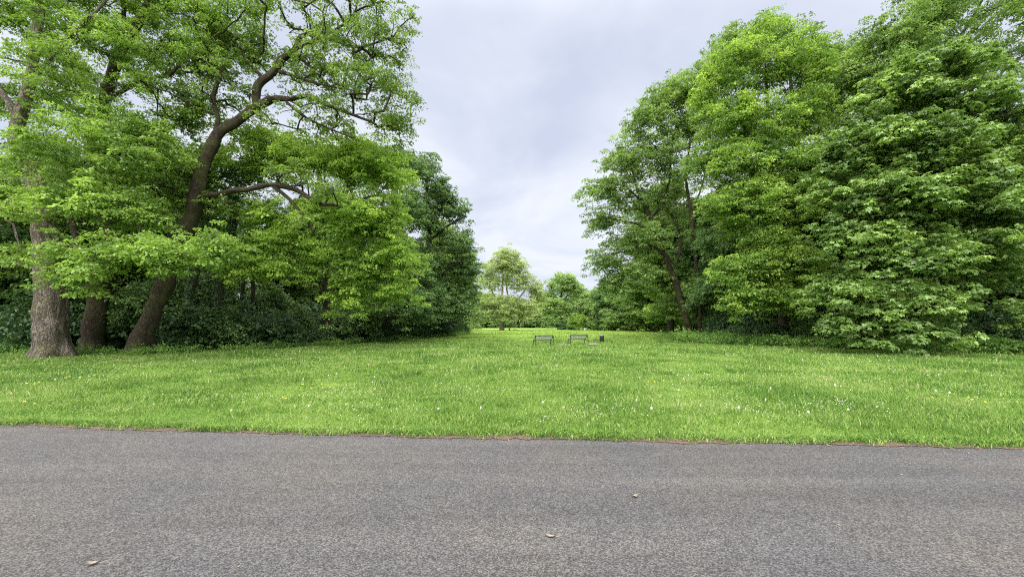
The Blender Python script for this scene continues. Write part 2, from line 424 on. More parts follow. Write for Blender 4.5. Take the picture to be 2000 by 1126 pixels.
# ------------------------------------------------------------------ ground, lawn, road
def noise_col(t, vec, scale, detail=4.0, rough=0.55):
    n = nd(t, 'ShaderNodeTexNoise', i_Scale=scale, i_Detail=detail, i_Roughness=rough); t.links.new(vec, n.inputs['Vector']); return n
def mown_glare(t, g, nz, c, col):  # far lawn paler: mown grass, with grazing light put into the colour
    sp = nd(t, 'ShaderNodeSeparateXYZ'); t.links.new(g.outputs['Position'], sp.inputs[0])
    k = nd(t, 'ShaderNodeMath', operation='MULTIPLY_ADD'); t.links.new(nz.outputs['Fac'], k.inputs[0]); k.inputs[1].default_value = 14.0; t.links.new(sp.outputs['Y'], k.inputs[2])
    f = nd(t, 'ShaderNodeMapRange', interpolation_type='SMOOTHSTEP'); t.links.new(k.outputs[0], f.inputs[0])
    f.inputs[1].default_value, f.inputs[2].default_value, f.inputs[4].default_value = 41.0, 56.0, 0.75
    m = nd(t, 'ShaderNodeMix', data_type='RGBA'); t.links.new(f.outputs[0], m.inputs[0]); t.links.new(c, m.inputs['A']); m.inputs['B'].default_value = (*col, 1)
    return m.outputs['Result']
def grass_ground_mat():
    m, t, o = new_mat('lawn turf')
    g = nd(t, 'ShaderNodeNewGeometry')
    a = noise_col(t, g.outputs['Position'], 0.35, 5.0); b = noise_col(t, g.outputs['Position'], 9.0, 6.0, 0.7)
    mm = nd(t, 'ShaderNodeMath', operation='MULTIPLY_ADD'); t.links.new(a.outputs['Fac'], mm.inputs[0]); mm.inputs[1].default_value = 0.6
    s = nd(t, 'ShaderNodeMath', operation='MULTIPLY'); t.links.new(b.outputs['Fac'], s.inputs[0]); s.inputs[1].default_value = 0.5
    t.links.new(s.outputs[0], mm.inputs[2])
    c = ramp(t, mm.outputs[0], [(0.35, (0.035, 0.075, 0.012)), (0.55, (0.09, 0.165, 0.022)), (0.75, (0.165, 0.25, 0.04))])
    c = mown_glare(t, g, a, c, (0.22, 0.34, 0.06))
    p = nd(t, 'ShaderNodeBsdfPrincipled', i_Roughness=0.85); p.inputs['Specular IOR Level'].default_value = 0.2
    t.links.new(c, p.inputs['Base Color'])
    bp = nd(t, 'ShaderNodeBump', i_Strength=0.8, i_Distance=0.05); t.links.new(b.outputs['Fac'], bp.inputs['Height']); t.links.new(bp.outputs[0], p.inputs['Normal'])
    t.links.new(p.outputs[0], o.inputs[0]); return m
def blade_mat():
    m, t, o = new_mat('grass blade')
    g = nd(t, 'ShaderNodeNewGeometry'); at_ = nd(t, 'ShaderNodeAttribute', attribute_name='tint')
    a = noise_col(t, g.outputs['Position'], 0.4, 5.0); b = noise_col(t, g.outputs['Position'], 2.6, 3.0)
    m1 = nd(t, 'ShaderNodeMath', operation='MULTIPLY_ADD'); t.links.new(a.outputs['Fac'], m1.inputs[0]); m1.inputs[1].default_value = 1.15
    m2 = nd(t, 'ShaderNodeMath', operation='MULTIPLY_ADD'); t.links.new(b.outputs['Fac'], m2.inputs[0]); m2.inputs[1].default_value = 0.5
    m3 = nd(t, 'ShaderNodeMath', operation='MULTIPLY_ADD'); t.links.new(at_.outputs['Fac'], m3.inputs[0]); m3.inputs[1].default_value = 0.85; m3.inputs[2].default_value = -0.74
    t.links.new(m3.outputs[0], m2.inputs[2]); t.links.new(m2.outputs[0], m1.inputs[2])
    c = ramp(t, m1.outputs[0], [(0.15, (0.055, 0.132, 0.024)), (0.5, (0.15, 0.287, 0.044)), (0.8, (0.28, 0.42, 0.09)), (1.0, (0.46, 0.5, 0.22))])
    c = mown_glare(t, g, a, c, (0.3, 0.44, 0.08))
    p = nd(t, 'ShaderNodeBsdfPrincipled', i_Roughness=0.5); p.inputs['Specular IOR Level'].default_value = 0.3
    t.links.new(c, p.inputs['Base Color'])
    tr = nd(t, 'ShaderNodeBsdfTranslucent'); t.links.new(c, tr.inputs['Color'])
    x = nd(t, 'ShaderNodeMixShader'); x.inputs[0].default_value = 0.4
    t.links.new(p.outputs[0], x.inputs[1]); t.links.new(tr.outputs[0], x.inputs[2]); t.links.new(x.outputs[0], o.inputs[0]); return m
def asphalt_mat():
    m, t, o = new_mat('worn asphalt')
    g = nd(t, 'ShaderNodeNewGeometry')
    v = nd(t, 'ShaderNodeTexVoronoi', i_Scale=105.0); t.links.new(g.outputs['Position'], v.inputs['Vector'])
    v2 = nd(t, 'ShaderNodeTexVoronoi', i_Scale=70.0); t.links.new(g.outputs['Position'], v2.inputs['Vector'])
    fine = noise_col(t, g.outputs['Position'], 150.0, 5.0, 0.8); big = noise_col(t, g.outputs['Position'], 0.55, 6.0, 0.6); mid = noise_col(t, g.outputs['Position'], 6.0, 4.0, 0.65)
    sx = nd(t, 'ShaderNodeSeparateColor'); t.links.new(v.outputs['Color'], sx.inputs[0])
    k1 = nd(t, 'ShaderNodeMath', operation='MULTIPLY_ADD'); t.links.new(sx.outputs[0], k1.inputs[0]); k1.inputs[1].default_value = 0.45
    k2 = nd(t, 'ShaderNodeMath', operation='MULTIPLY_ADD'); t.links.new(fine.outputs['Fac'], k2.inputs[0]); k2.inputs[1].default_value = 0.75
    k3 = nd(t, 'ShaderNodeMath', operation='MULTIPLY_ADD'); t.links.new(mid.outputs['Fac'], k3.inputs[0]); k3.inputs[1].default_value = 0.16; k3.inputs[2].default_value = -0.19
    t.links.new(k3.outputs[0], k2.inputs[2]); t.links.new(k2.outputs[0], k1.inputs[2])
    c = ramp(t, k1.outputs[0], [(0.2, (0.026, 0.0262, 0.0272)), (0.5, (0.077, 0.0762, 0.0785)), (0.82, (0.182, 0.179, 0.181))])
    tin = ramp(t, big.outputs['Fac'], [(0.35, (0.9, 0.91, 0.94)), (0.5, (0.98, 0.975, 0.97)), (0.65, (1.06, 1.02, 0.97))])
    mpw = nd(t, 'ShaderNodeMapping'); mpw.inputs['Scale'].default_value = (0.12, 2.2, 1.0); mpw.inputs['Rotation'].default_value = (0, 0, 0.085)
    t.links.new(g.outputs['Position'], mpw.inputs[0]); wear = noise_col(t, mpw.outputs[0], 1.0, 5.0, 0.6)
    wr = ramp(t, wear.outputs['Fac'], [(0.35, (0.86, 0.86, 0.87)), (0.65, (1.12, 1.11, 1.1))])
    mw = nd(t, 'ShaderNodeMix', data_type='RGBA', blend_type='MULTIPLY'); mw.inputs[0].default_value = 1.0
    t.links.new(c, mw.inputs['A']); t.links.new(wr, mw.inputs['B'])
    mu = nd(t, 'ShaderNodeMix', data_type='RGBA', blend_type='MULTIPLY'); mu.inputs[0].default_value = 1.0
    t.links.new(mw.outputs['Result'], mu.inputs['A']); t.links.new(tin, mu.inputs['B'])
    p = nd(t, 'ShaderNodeBsdfPrincipled', i_Roughness=0.8); p.inputs['Specular IOR Level'].default_value = 0.25
    t.links.new(mu.outputs['Result'], p.inputs['Base Color'])
    ad = nd(t, 'ShaderNodeMath', operation='ADD'); t.links.new(v2.outputs['Distance'], ad.inputs[0]); t.links.new(fine.outputs['Fac'], ad.inputs[1])
    bp = nd(t, 'ShaderNodeBump', i_Strength=0.6, i_Distance=0.012); t.links.new(ad.outputs[0], bp.inputs['Height']); t.links.new(bp.outputs[0], p.inputs['Normal'])
    t.links.new(p.outputs[0], o.inputs[0]); return m
def dirt_mat():
    m, t, o = new_mat('brown leaf dirt')
    g = nd(t, 'ShaderNodeNewGeometry'); f = noise_col(t, g.outputs['Position'], 60.0, 5.0, 0.75)
    c = ramp(t, f.outputs['Fac'], [(0.3, (0.025, 0.018, 0.013)), (0.5, (0.085, 0.058, 0.042)), (0.7, (0.24, 0.17, 0.12))])
    p = nd(t, 'ShaderNodeBsdfPrincipled', i_Roughness=0.95); t.links.new(c, p.inputs['Base Color'])
    b = nd(t, 'ShaderNodeBump', i_Strength=0.7, i_Distance=0.02); t.links.new(f.outputs['Fac'], b.inputs['Height']); t.links.new(b.outputs[0], p.inputs['Normal'])
    t.links.new(p.outputs[0], o.inputs[0]); return m
M['turf'], M['blade'], M['asphalt'], M['dirt'] = grass_ground_mat(), blade_mat(), asphalt_mat(), dirt_mat()

EDGE = np.array([on_ground(x, y)[:2] for x, y in [(0, 823), (250, 832), (500, 839), (750, 845), (1000, 849), (1250, 853), (1500, 858), (1750, 863), (2000, 868)]])
sl = np.polyfit(EDGE[:, 0], EDGE[:, 1], 1)[0]
EDGE = np.vstack([[EDGE[0, 0] - 60, EDGE[0, 1] - 60 * sl], EDGE, [EDGE[-1, 0] + 60, EDGE[-1, 1] + 60 * sl]])
def edge_y(x): return np.interp(x, EDGE[:, 0], EDGE[:, 1])
def edge_rag(x): return 0.09 * (vnoise(x, x * 0, 1.3, 3) - 0.5) + 0.09 * (vnoise(x, x * 0, 5.0, 4) - 0.5) + 0.05 * (vnoise(x, x * 0, 17.0, 4) - 0.5)
def lawn_z(x, y):
    d = np.clip(y - edge_y(x), 0, None)
    z = 0.03 * np.clip(d / 0.25, 0, 1) + 0.07 * (vnoise(x, y, 0.22, 1) - 0.5) * np.clip(d / 3, 0, 1)
    z = z - 0.17 * np.exp(-(((x - 3.5) / 9.0) ** 2 + ((y - 34) / 7.0) ** 2)) - 0.03 * np.clip(d / 3, 0, 1)
    return z
def sheet(name, X, Y, Z, mat, kind='structure', smooth=True):
    h, w = X.shape
    V = np.stack([X, Y, Z], -1).reshape(-1, 3)
    i, j = np.meshgrid(np.arange(h - 1), np.arange(w - 1), indexing='ij')
    Fc = np.stack([i * w + j, i * w + j + 1, (i + 1) * w + j + 1, (i + 1) * w + j], -1).reshape(-1, 4)
    o = mesh_np(name, V, Fc, mat, None, None, smooth); o['kind'] = kind
    return o
gx, gy = np.meshgrid(np.linspace(-900, 900, 7), np.linspace(-600, 1500, 7))
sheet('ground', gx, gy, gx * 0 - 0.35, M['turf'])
xs = np.concatenate([np.linspace(-66, -14, 60), np.linspace(-13.9, 13.9, 900), np.linspace(14, 66, 60)])
ds = np.concatenate([np.linspace(0, 0.4, 8), np.linspace(0.5, 8, 40), np.linspace(8.3, 40, 110), np.linspace(42, 700, 60)])
X, D = np.meshgrid(xs, ds)
Yg = edge_y(X) + D + edge_rag(X) * np.clip(1 - D / 0.4, 0, 1)
far = np.clip((D - 40) / 660, 0, 1); XX = X * (1 + 12 * far)
Zg = lawn_z(X, Yg) * (1 - far) - 0.03 * np.clip(1 - D / 0.03, 0, 1)
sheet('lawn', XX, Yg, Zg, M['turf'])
xr = np.linspace(-66, 66, 400); tr_ = np.linspace(0, 1, 30)
XR, TR = np.meshgrid(xr, tr_)
YR = -2.6 + sl * XR + (edge_y(XR) + 0.35 + 2.6 - sl * XR) * TR
sheet('road', XR, YR, XR * 0 - 0.012 - 0.012 * np.clip((TR - 0.8) / 0.2, 0, 1), M['asphalt'])
xd = np.linspace(-16, 14, 1500); td = np.linspace(0, 1, 6)
XD, TD = np.meshgrid(xd, td)
wd = 0.03 + 0.15 * vnoise(XD, XD * 0, 0.7, 8) * (0.4 + 0.9 * vnoise(XD, XD * 0, 7.0, 9)) + 0.05 * vnoise(XD, XD * 0, 23.0, 2)
YD = edge_y(XD) + 0.12 - (wd + 0.12) * TD
sheet('dirt_strip', XD, YD, XD * 0 - 0.008 + 0.012 * (1 - TD) * (1 - 0.0 * XD) - 0.006 * TD, M['dirt'])

def blades(x, y, h, w, lean=0.5, tint=None):
    n = len(x)
    a = rng.random(n) * 2 * np.pi; la = rng.random(n) * 2 * np.pi; l = h * rng.uniform(0.1, 1.0, n) * lean
    z = lawn_z(x, y) - 0.015
    b = np.stack([x, y, z], 1); wv = np.stack([np.cos(a), np.sin(a), 0 * a], 1) * w[:, None] * 0.5
    ld = np.stack([np.cos(la), np.sin(la), 0 * a], 1) * l[:, None]
    mid = b + ld * 0.3 + np.array([0, 0, 1]) * (h * 0.5)[:, None]
    tip = b + ld + np.array([0, 0, 1]) * (h * (1 - 0.25 * (l / h)))[:, None]
    V = np.stack([b, mid - wv, tip, mid + wv], 1).reshape(-1, 3)
    return V, (rng.random(n) if tint is None else tint)
def inside_view(x, y, m=1.12): return np.abs(x) < y * 1.2821 * m + 0.5
def scatter(y0, y1, dens):
    x1 = y1 * 1.2821 * 1.12 + 0.5
    n = int(dens * 2 * x1 * (y1 - y0))
    x = rng.uniform(-x1, x1, n); y = rng.uniform(y0, y1, n)
    ok = inside_view(x, y) & (y > edge_y(x) + edge_rag(x) + 0.01)
    return x[ok], y[ok]
LE = np.array([on_ground(a, b)[:2] for a, b in [(-420, 694), (-60, 694), (60, 692), (300, 691), (500, 684), (735, 668), (830, 660), (900, 655), (912, 650)]])   # the edge of the wood
RE = np.array([on_ground(a, b)[:2] for a, b in [(2420, 694), (2060, 692), (1900, 690), (1700, 683), (1500, 675), (1400, 670), (1310, 665)]])
def open_lawn(x, y):
    xl = np.interp(y, LE[:, 1], LE[:, 0]) if LE[0, 1] < LE[-1, 1] else 0
    o_ = np.argsort(RE[:, 1]); xrr = np.interp(y, RE[o_, 1], RE[o_, 0])
    return np.where(y > 18, (x > xl - 1.0) & ((x < xrr + 1.0) | (y > 34)), True)
Vb, Tb = [], []
for (y0, y1, dens, h0, h1, w0) in [(4.2, 8, 2600, 0.04, 0.12, 0.007), (8, 12, 1500, 0.05, 0.13, 0.0095), (12, 18, 650, 0.06, 0.14, 0.0145), (18, 28, 240, 0.07, 0.15, 0.024), (28, 45, 55, 0.08, 0.16, 0.05), (45, 80, 12, 0.08, 0.15, 0.1)]:
    x, y = scatter(y0, y1, dens)
    ok = open_lawn(x, y); x, y = x[ok], y[ok]
    cl = vnoise(x, y, 0.55, 6) * 0.6 + vnoise(x, y, 2.2, 7) * 0.4
    keep = rng.random(len(x)) < 0.35 + 1.1 * cl; x, y, cl = x[keep], y[keep], cl[keep]
    h = rng.uniform(h0, h1, len(x)) * (0.3 + 1.4 * cl ** 1.3) * np.clip(0.5 + (y - edge_y(x)) / 1.2, 0.5, 1)
    w = w0 * rng.uniform(0.6, 1.4, len(x))
    tus = vnoise(x, y, 1.5, 23) * vnoise(x, y, 0.35, 24) > 0.42; h = np.where(tus, h * 1.55, h)      # rank tussocks
    # seeding stalks and broad clover leaves among the blades
    tall = rng.random(len(x)) < 0.02; h = np.where(tall, h * 1.9, h)
    broad = rng.random(len(x)) < 0.08 + 0.3 * (vnoise(x, y, 0.9, 15) > 0.68); h = np.where(broad, h * 0.55, h); w = np.where(broad, w * 2.6, w)
    t = np.clip(rng.random(len(x)) * 1.0 + 0.35 * tall - 0.12 * tus, 0, 1.35)
    v, t = blades(x, y, h, w, 0.9, t); Vb.append(v); Tb.append(t)
# the ragged fringe that hangs over the asphalt
x = rng.uniform(-15, 13, 34000); y = edge_y(x) + edge_rag(x) + rng.normal(0.02, 0.06, len(x)) * (0.4 + 1.2 * vnoise(x, x * 0, 3.0, 19))
v, t = blades(x, y, rng.uniform(0.03, 0.1, len(x)), rng.uniform(0.006, 0.016, len(x)), 1.4); Vb.append(v); Tb.append(t)
V = np.concatenate(Vb)
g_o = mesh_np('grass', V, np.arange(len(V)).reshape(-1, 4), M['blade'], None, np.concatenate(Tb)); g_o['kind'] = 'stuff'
print('grass blades', len(V) // 4)

# ------------------------------------------------------------------ trees
def trunk_px(rows):
    """rows (px, py, depth, diameter in pixels)"""
    return [at(a, b, Y) for a, b, Y, d in rows], [d / 2 / F * Y / math.sqrt(1 + ((a - 1000) / F) ** 2) for a, b, Y, d in rows]
def foot(px, py, ydepth=None): 
    p = on_ground(px, py)
    return p

# the big grey trunk at the left, its fork and the bough that hangs across
b1 = on_ground(100, 696); Y1 = b1[1]
def TP(*rows): return trunk_px(rows)
p_main = TP((100, 712, Y1, 82), (100, 696, Y1, 80), (100, 640, Y1, 71), (97, 560, Y1, 64), (92, 480, Y1, 60), (80, 400, Y1, 54), (60, 330, Y1, 43), (38, 285, Y1, 37), (36, 245, Y1, 34), (55, 170, Y1, 28), (70, 80, Y1, 26), (85, -60, Y1, 20))
p_l = TP((36, 245, Y1, 20), (15, 200, Y1, 17), (-20, 130, Y1 + .5, 13), (-60, 40, Y1 + 1, 9))
p_low = TP((95, 470, Y1, 11), (130, 478, Y1 - 1.2, 9), (200, 492, Y1 - 2.2, 7), (300, 490, Y1 - 2.4, 5), (420, 485, Y1 - 2.2, 3))
p_mid = TP((80, 400, Y1, 16), (130, 340, Y1 - .8, 13), (200, 300, Y1 - 1, 9), (290, 290, Y1 - .8, 5))
p_top = TP((55, 170, Y1, 13), (120, 90, Y1 - .5, 10), (190, 20, Y1 - .5, 8), (260, -80, Y1, 6))
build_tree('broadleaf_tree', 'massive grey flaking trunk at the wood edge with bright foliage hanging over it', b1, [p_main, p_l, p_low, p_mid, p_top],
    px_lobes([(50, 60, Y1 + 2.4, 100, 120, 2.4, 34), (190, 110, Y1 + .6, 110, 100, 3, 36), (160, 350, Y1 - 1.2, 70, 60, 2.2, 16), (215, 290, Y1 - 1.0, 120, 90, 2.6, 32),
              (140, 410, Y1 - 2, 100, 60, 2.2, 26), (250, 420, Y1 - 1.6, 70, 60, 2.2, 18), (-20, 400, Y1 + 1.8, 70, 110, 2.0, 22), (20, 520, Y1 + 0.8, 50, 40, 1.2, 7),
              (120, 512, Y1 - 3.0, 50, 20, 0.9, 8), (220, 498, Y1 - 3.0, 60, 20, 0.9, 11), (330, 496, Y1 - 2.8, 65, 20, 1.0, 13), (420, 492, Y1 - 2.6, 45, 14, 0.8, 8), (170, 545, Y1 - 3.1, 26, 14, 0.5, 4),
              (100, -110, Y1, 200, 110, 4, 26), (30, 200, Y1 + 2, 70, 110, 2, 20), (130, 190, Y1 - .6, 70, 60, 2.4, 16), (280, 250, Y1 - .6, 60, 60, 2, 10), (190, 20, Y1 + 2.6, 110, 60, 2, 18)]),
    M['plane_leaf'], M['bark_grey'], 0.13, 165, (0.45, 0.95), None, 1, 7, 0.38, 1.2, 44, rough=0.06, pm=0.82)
b2 = on_ground(177, 688); Y2 = b2[1]
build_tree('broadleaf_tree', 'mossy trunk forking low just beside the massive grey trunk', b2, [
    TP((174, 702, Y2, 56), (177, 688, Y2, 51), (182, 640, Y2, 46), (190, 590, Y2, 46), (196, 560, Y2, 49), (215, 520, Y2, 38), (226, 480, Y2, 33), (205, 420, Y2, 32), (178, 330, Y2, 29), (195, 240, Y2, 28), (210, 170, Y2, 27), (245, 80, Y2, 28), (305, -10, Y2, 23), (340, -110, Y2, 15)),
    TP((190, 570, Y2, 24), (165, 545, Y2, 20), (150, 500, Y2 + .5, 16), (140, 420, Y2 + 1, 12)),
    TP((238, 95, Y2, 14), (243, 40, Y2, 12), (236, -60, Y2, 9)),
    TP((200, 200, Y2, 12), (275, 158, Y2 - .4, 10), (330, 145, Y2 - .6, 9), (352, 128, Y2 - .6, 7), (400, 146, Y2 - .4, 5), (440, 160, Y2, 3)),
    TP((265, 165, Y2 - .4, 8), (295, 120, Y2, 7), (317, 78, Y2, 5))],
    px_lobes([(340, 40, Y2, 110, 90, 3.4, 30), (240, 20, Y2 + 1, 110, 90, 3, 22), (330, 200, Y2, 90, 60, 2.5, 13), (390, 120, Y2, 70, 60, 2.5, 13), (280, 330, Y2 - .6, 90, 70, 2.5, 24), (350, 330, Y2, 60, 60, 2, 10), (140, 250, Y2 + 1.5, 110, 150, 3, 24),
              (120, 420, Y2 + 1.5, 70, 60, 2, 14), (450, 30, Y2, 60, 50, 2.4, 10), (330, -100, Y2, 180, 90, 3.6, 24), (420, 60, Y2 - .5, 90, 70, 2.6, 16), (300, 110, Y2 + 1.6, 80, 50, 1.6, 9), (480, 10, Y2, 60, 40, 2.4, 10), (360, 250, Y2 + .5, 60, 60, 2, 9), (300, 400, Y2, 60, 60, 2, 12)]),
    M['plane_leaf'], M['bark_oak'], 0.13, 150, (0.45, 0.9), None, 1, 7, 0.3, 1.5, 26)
b3 = on_ground(270, 689); Y3 = b3[1]
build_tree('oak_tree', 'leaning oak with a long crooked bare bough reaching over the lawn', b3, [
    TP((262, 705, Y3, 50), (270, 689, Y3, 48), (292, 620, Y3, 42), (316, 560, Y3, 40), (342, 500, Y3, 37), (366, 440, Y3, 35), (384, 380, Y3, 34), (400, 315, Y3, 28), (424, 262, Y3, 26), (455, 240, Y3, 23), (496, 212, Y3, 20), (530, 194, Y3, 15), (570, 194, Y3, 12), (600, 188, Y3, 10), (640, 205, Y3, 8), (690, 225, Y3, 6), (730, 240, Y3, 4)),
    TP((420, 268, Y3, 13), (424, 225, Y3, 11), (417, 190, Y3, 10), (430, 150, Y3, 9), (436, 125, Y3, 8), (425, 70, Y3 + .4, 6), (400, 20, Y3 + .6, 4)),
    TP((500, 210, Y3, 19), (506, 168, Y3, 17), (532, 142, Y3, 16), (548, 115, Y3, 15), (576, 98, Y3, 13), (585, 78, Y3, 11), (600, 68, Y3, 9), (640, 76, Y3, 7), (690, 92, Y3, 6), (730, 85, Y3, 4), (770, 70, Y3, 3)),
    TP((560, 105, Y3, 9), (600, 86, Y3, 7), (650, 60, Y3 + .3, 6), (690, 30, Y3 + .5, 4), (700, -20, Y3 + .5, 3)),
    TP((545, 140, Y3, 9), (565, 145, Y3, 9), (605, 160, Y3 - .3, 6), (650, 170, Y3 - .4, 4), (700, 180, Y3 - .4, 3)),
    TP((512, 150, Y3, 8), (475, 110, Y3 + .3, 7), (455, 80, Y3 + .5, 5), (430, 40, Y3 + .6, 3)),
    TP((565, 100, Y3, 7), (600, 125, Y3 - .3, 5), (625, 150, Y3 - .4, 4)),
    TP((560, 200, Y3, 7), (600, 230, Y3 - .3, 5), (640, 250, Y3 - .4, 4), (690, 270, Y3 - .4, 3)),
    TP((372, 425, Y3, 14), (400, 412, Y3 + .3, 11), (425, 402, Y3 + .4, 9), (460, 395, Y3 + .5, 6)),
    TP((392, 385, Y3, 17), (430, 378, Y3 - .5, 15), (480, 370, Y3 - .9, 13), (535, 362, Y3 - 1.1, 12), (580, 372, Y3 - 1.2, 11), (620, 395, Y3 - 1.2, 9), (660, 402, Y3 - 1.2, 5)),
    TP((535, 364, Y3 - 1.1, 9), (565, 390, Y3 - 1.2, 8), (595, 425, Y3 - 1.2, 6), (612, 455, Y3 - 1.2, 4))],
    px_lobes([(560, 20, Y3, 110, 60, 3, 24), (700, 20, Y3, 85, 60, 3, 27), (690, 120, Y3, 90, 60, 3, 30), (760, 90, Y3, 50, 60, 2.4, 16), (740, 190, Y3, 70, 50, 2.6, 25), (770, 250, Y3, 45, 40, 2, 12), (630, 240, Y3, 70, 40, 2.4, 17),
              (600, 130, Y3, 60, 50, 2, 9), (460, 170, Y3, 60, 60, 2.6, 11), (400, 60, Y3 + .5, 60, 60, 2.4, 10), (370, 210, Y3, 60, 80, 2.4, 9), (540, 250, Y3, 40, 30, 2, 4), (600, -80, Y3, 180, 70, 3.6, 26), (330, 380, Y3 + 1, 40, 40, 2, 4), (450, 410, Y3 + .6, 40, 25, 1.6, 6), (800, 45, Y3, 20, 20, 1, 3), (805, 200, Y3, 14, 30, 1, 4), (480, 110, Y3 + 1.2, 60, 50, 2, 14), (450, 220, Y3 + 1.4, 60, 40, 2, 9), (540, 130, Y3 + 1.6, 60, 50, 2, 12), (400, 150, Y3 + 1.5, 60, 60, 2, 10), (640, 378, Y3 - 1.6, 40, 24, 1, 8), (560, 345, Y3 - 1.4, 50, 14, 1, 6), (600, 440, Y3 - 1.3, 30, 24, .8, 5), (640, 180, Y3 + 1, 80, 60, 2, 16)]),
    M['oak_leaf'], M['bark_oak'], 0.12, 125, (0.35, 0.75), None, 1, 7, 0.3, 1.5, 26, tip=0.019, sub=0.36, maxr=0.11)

# bright lime at the edge of the wood
Y4 = 25.5; b4 = np.array([at(640, 640, Y4 + 5)[0], Y4 + 5.0, 0.0])
build_tree('lime_tree', 'bright green tree with layered drooping boughs in front of the dark shrubs', b4, [
    TP((642, 690, Y4 + 5, 20), (640, 640, Y4 + 5, 18), (636, 560, Y4 + 5, 15), (632, 470, Y4 + 5, 13), (626, 380, Y4 + 5, 11), (620, 300, Y4 + 5, 7), (618, 260, Y4 + 5, 4)),
    TP((638, 580, Y4 + 5, 9), (690, 545, Y4 + .5, 7), (740, 520, Y4 - .4, 5), (790, 530, Y4 - .8, 3)),
    TP((634, 520, Y4 + 5, 8), (580, 510, Y4, 6), (520, 528, Y4 - 1.5, 4), (470, 535, Y4 - 2, 3)),
    TP((630, 440, Y4 + 5, 8), (680, 400, Y4, 6), (740, 380, Y4 - 1, 4))],
    px_lobes([(500, 330, Y4, 80, 60, 2.8, 26), (560, 300, Y4 + .5, 80, 45, 2.8, 24), (640, 325, Y4, 105, 60, 3, 44), (735, 345, Y4, 75, 60, 3, 36), (620, 430, Y4 - .6, 110, 50, 2.8, 38), (720, 440, Y4 - .6, 90, 60, 3, 42), (770, 500, Y4 - .4, 45, 50, 2.2, 20),
              (735, 545, Y4 - .8, 60, 28, 2, 14), (770, 570, Y4 - .6, 32, 26, 1.4, 8), (560, 480, Y4 - 1.4, 80, 26, 2, 14), (660, 510, Y4 - 1, 70, 30, 2, 15), (480, 525, Y4 - 2, 50, 16, 1.2, 8), (560, 530, Y4 - 1.6, 40, 14, 1.2, 5), (690, 590, Y4, 40, 25, 1.4, 6)]),
    M['lime_leaf'], M['bark_dark'], 0.15, 150, (0.55, 1.05), None, 1, 8, 0.3, 1.2, 18, inner=0.25)

# dark trees that end the wood beside the far lawn
def px_base(px, Y): return np.array([at(px, 640, Y)[0], Y, 0.0])
b5 = px_base(835, 45)
build_tree('broadleaf_tree', 'tall dark green tree ending the wood, ragged side branches against the sky', b5, [
    TP((838, 665, 45, 13), (836, 600, 45, 12), (838, 500, 45, 10), (836, 400, 45, 8), (832, 320, 45, 4)),
    TP((838, 560, 45, 6), (880, 520, 43.5, 5), (915, 500, 43.5, 3)), TP((838, 470, 45, 6), (875, 440, 44.5, 4), (905, 425, 43.5, 2.5)), TP((838, 610, 45, 5), (880, 590, 43.5, 4), (915, 570, 43.5, 2.5))],
    px_lobes([(825, 345, 45, 42, 40, 3, 22), (855, 385, 45, 38, 45, 3, 22), (880, 415, 45, 38, 30, 2.6, 18), (815, 430, 43.5, 45, 50, 3, 26), (895, 480, 45, 36, 26, 2.6, 16), (905, 530, 45, 34, 30, 2.6, 18), (885, 585, 45, 45, 34, 3, 22), (825, 530, 43.5, 45, 50, 3, 26), (830, 600, 40, 45, 45, 3, 26), (905, 610, 43, 20, 26, 1.6, 8)]),
    M['dark_leaf'], M['bark_dark'], 0.19, 75, (0.6, 1.3), None, 1, 7, 0.25, 0.8, 14, aspect=0.7)
b5b = px_base(760, 38)
build_tree('broadleaf_tree', 'dark green tree between the bright drooping one and the ragged tall one', b5b, [
    TP((762, 675, 38, 15), (760, 600, 38, 13), (765, 480, 38, 11), (775, 360, 38, 7), (780, 300, 38, 4))],
    px_lobes([(785, 330, 38.5, 45, 45, 3, 22), (790, 420, 38, 50, 60, 3, 26), (800, 520, 37, 45, 55, 3, 26), (740, 560, 36, 70, 50, 3, 28), (790, 600, 33.5, 55, 45, 2.6, 26), (720, 470, 38.5, 70, 60, 3, 20)]),
    M['dark_leaf'], M['bark_dark'], 0.18, 80, (0.6, 1.2), None, 1, 7, 0.25, 0.8, 14, aspect=0.7)

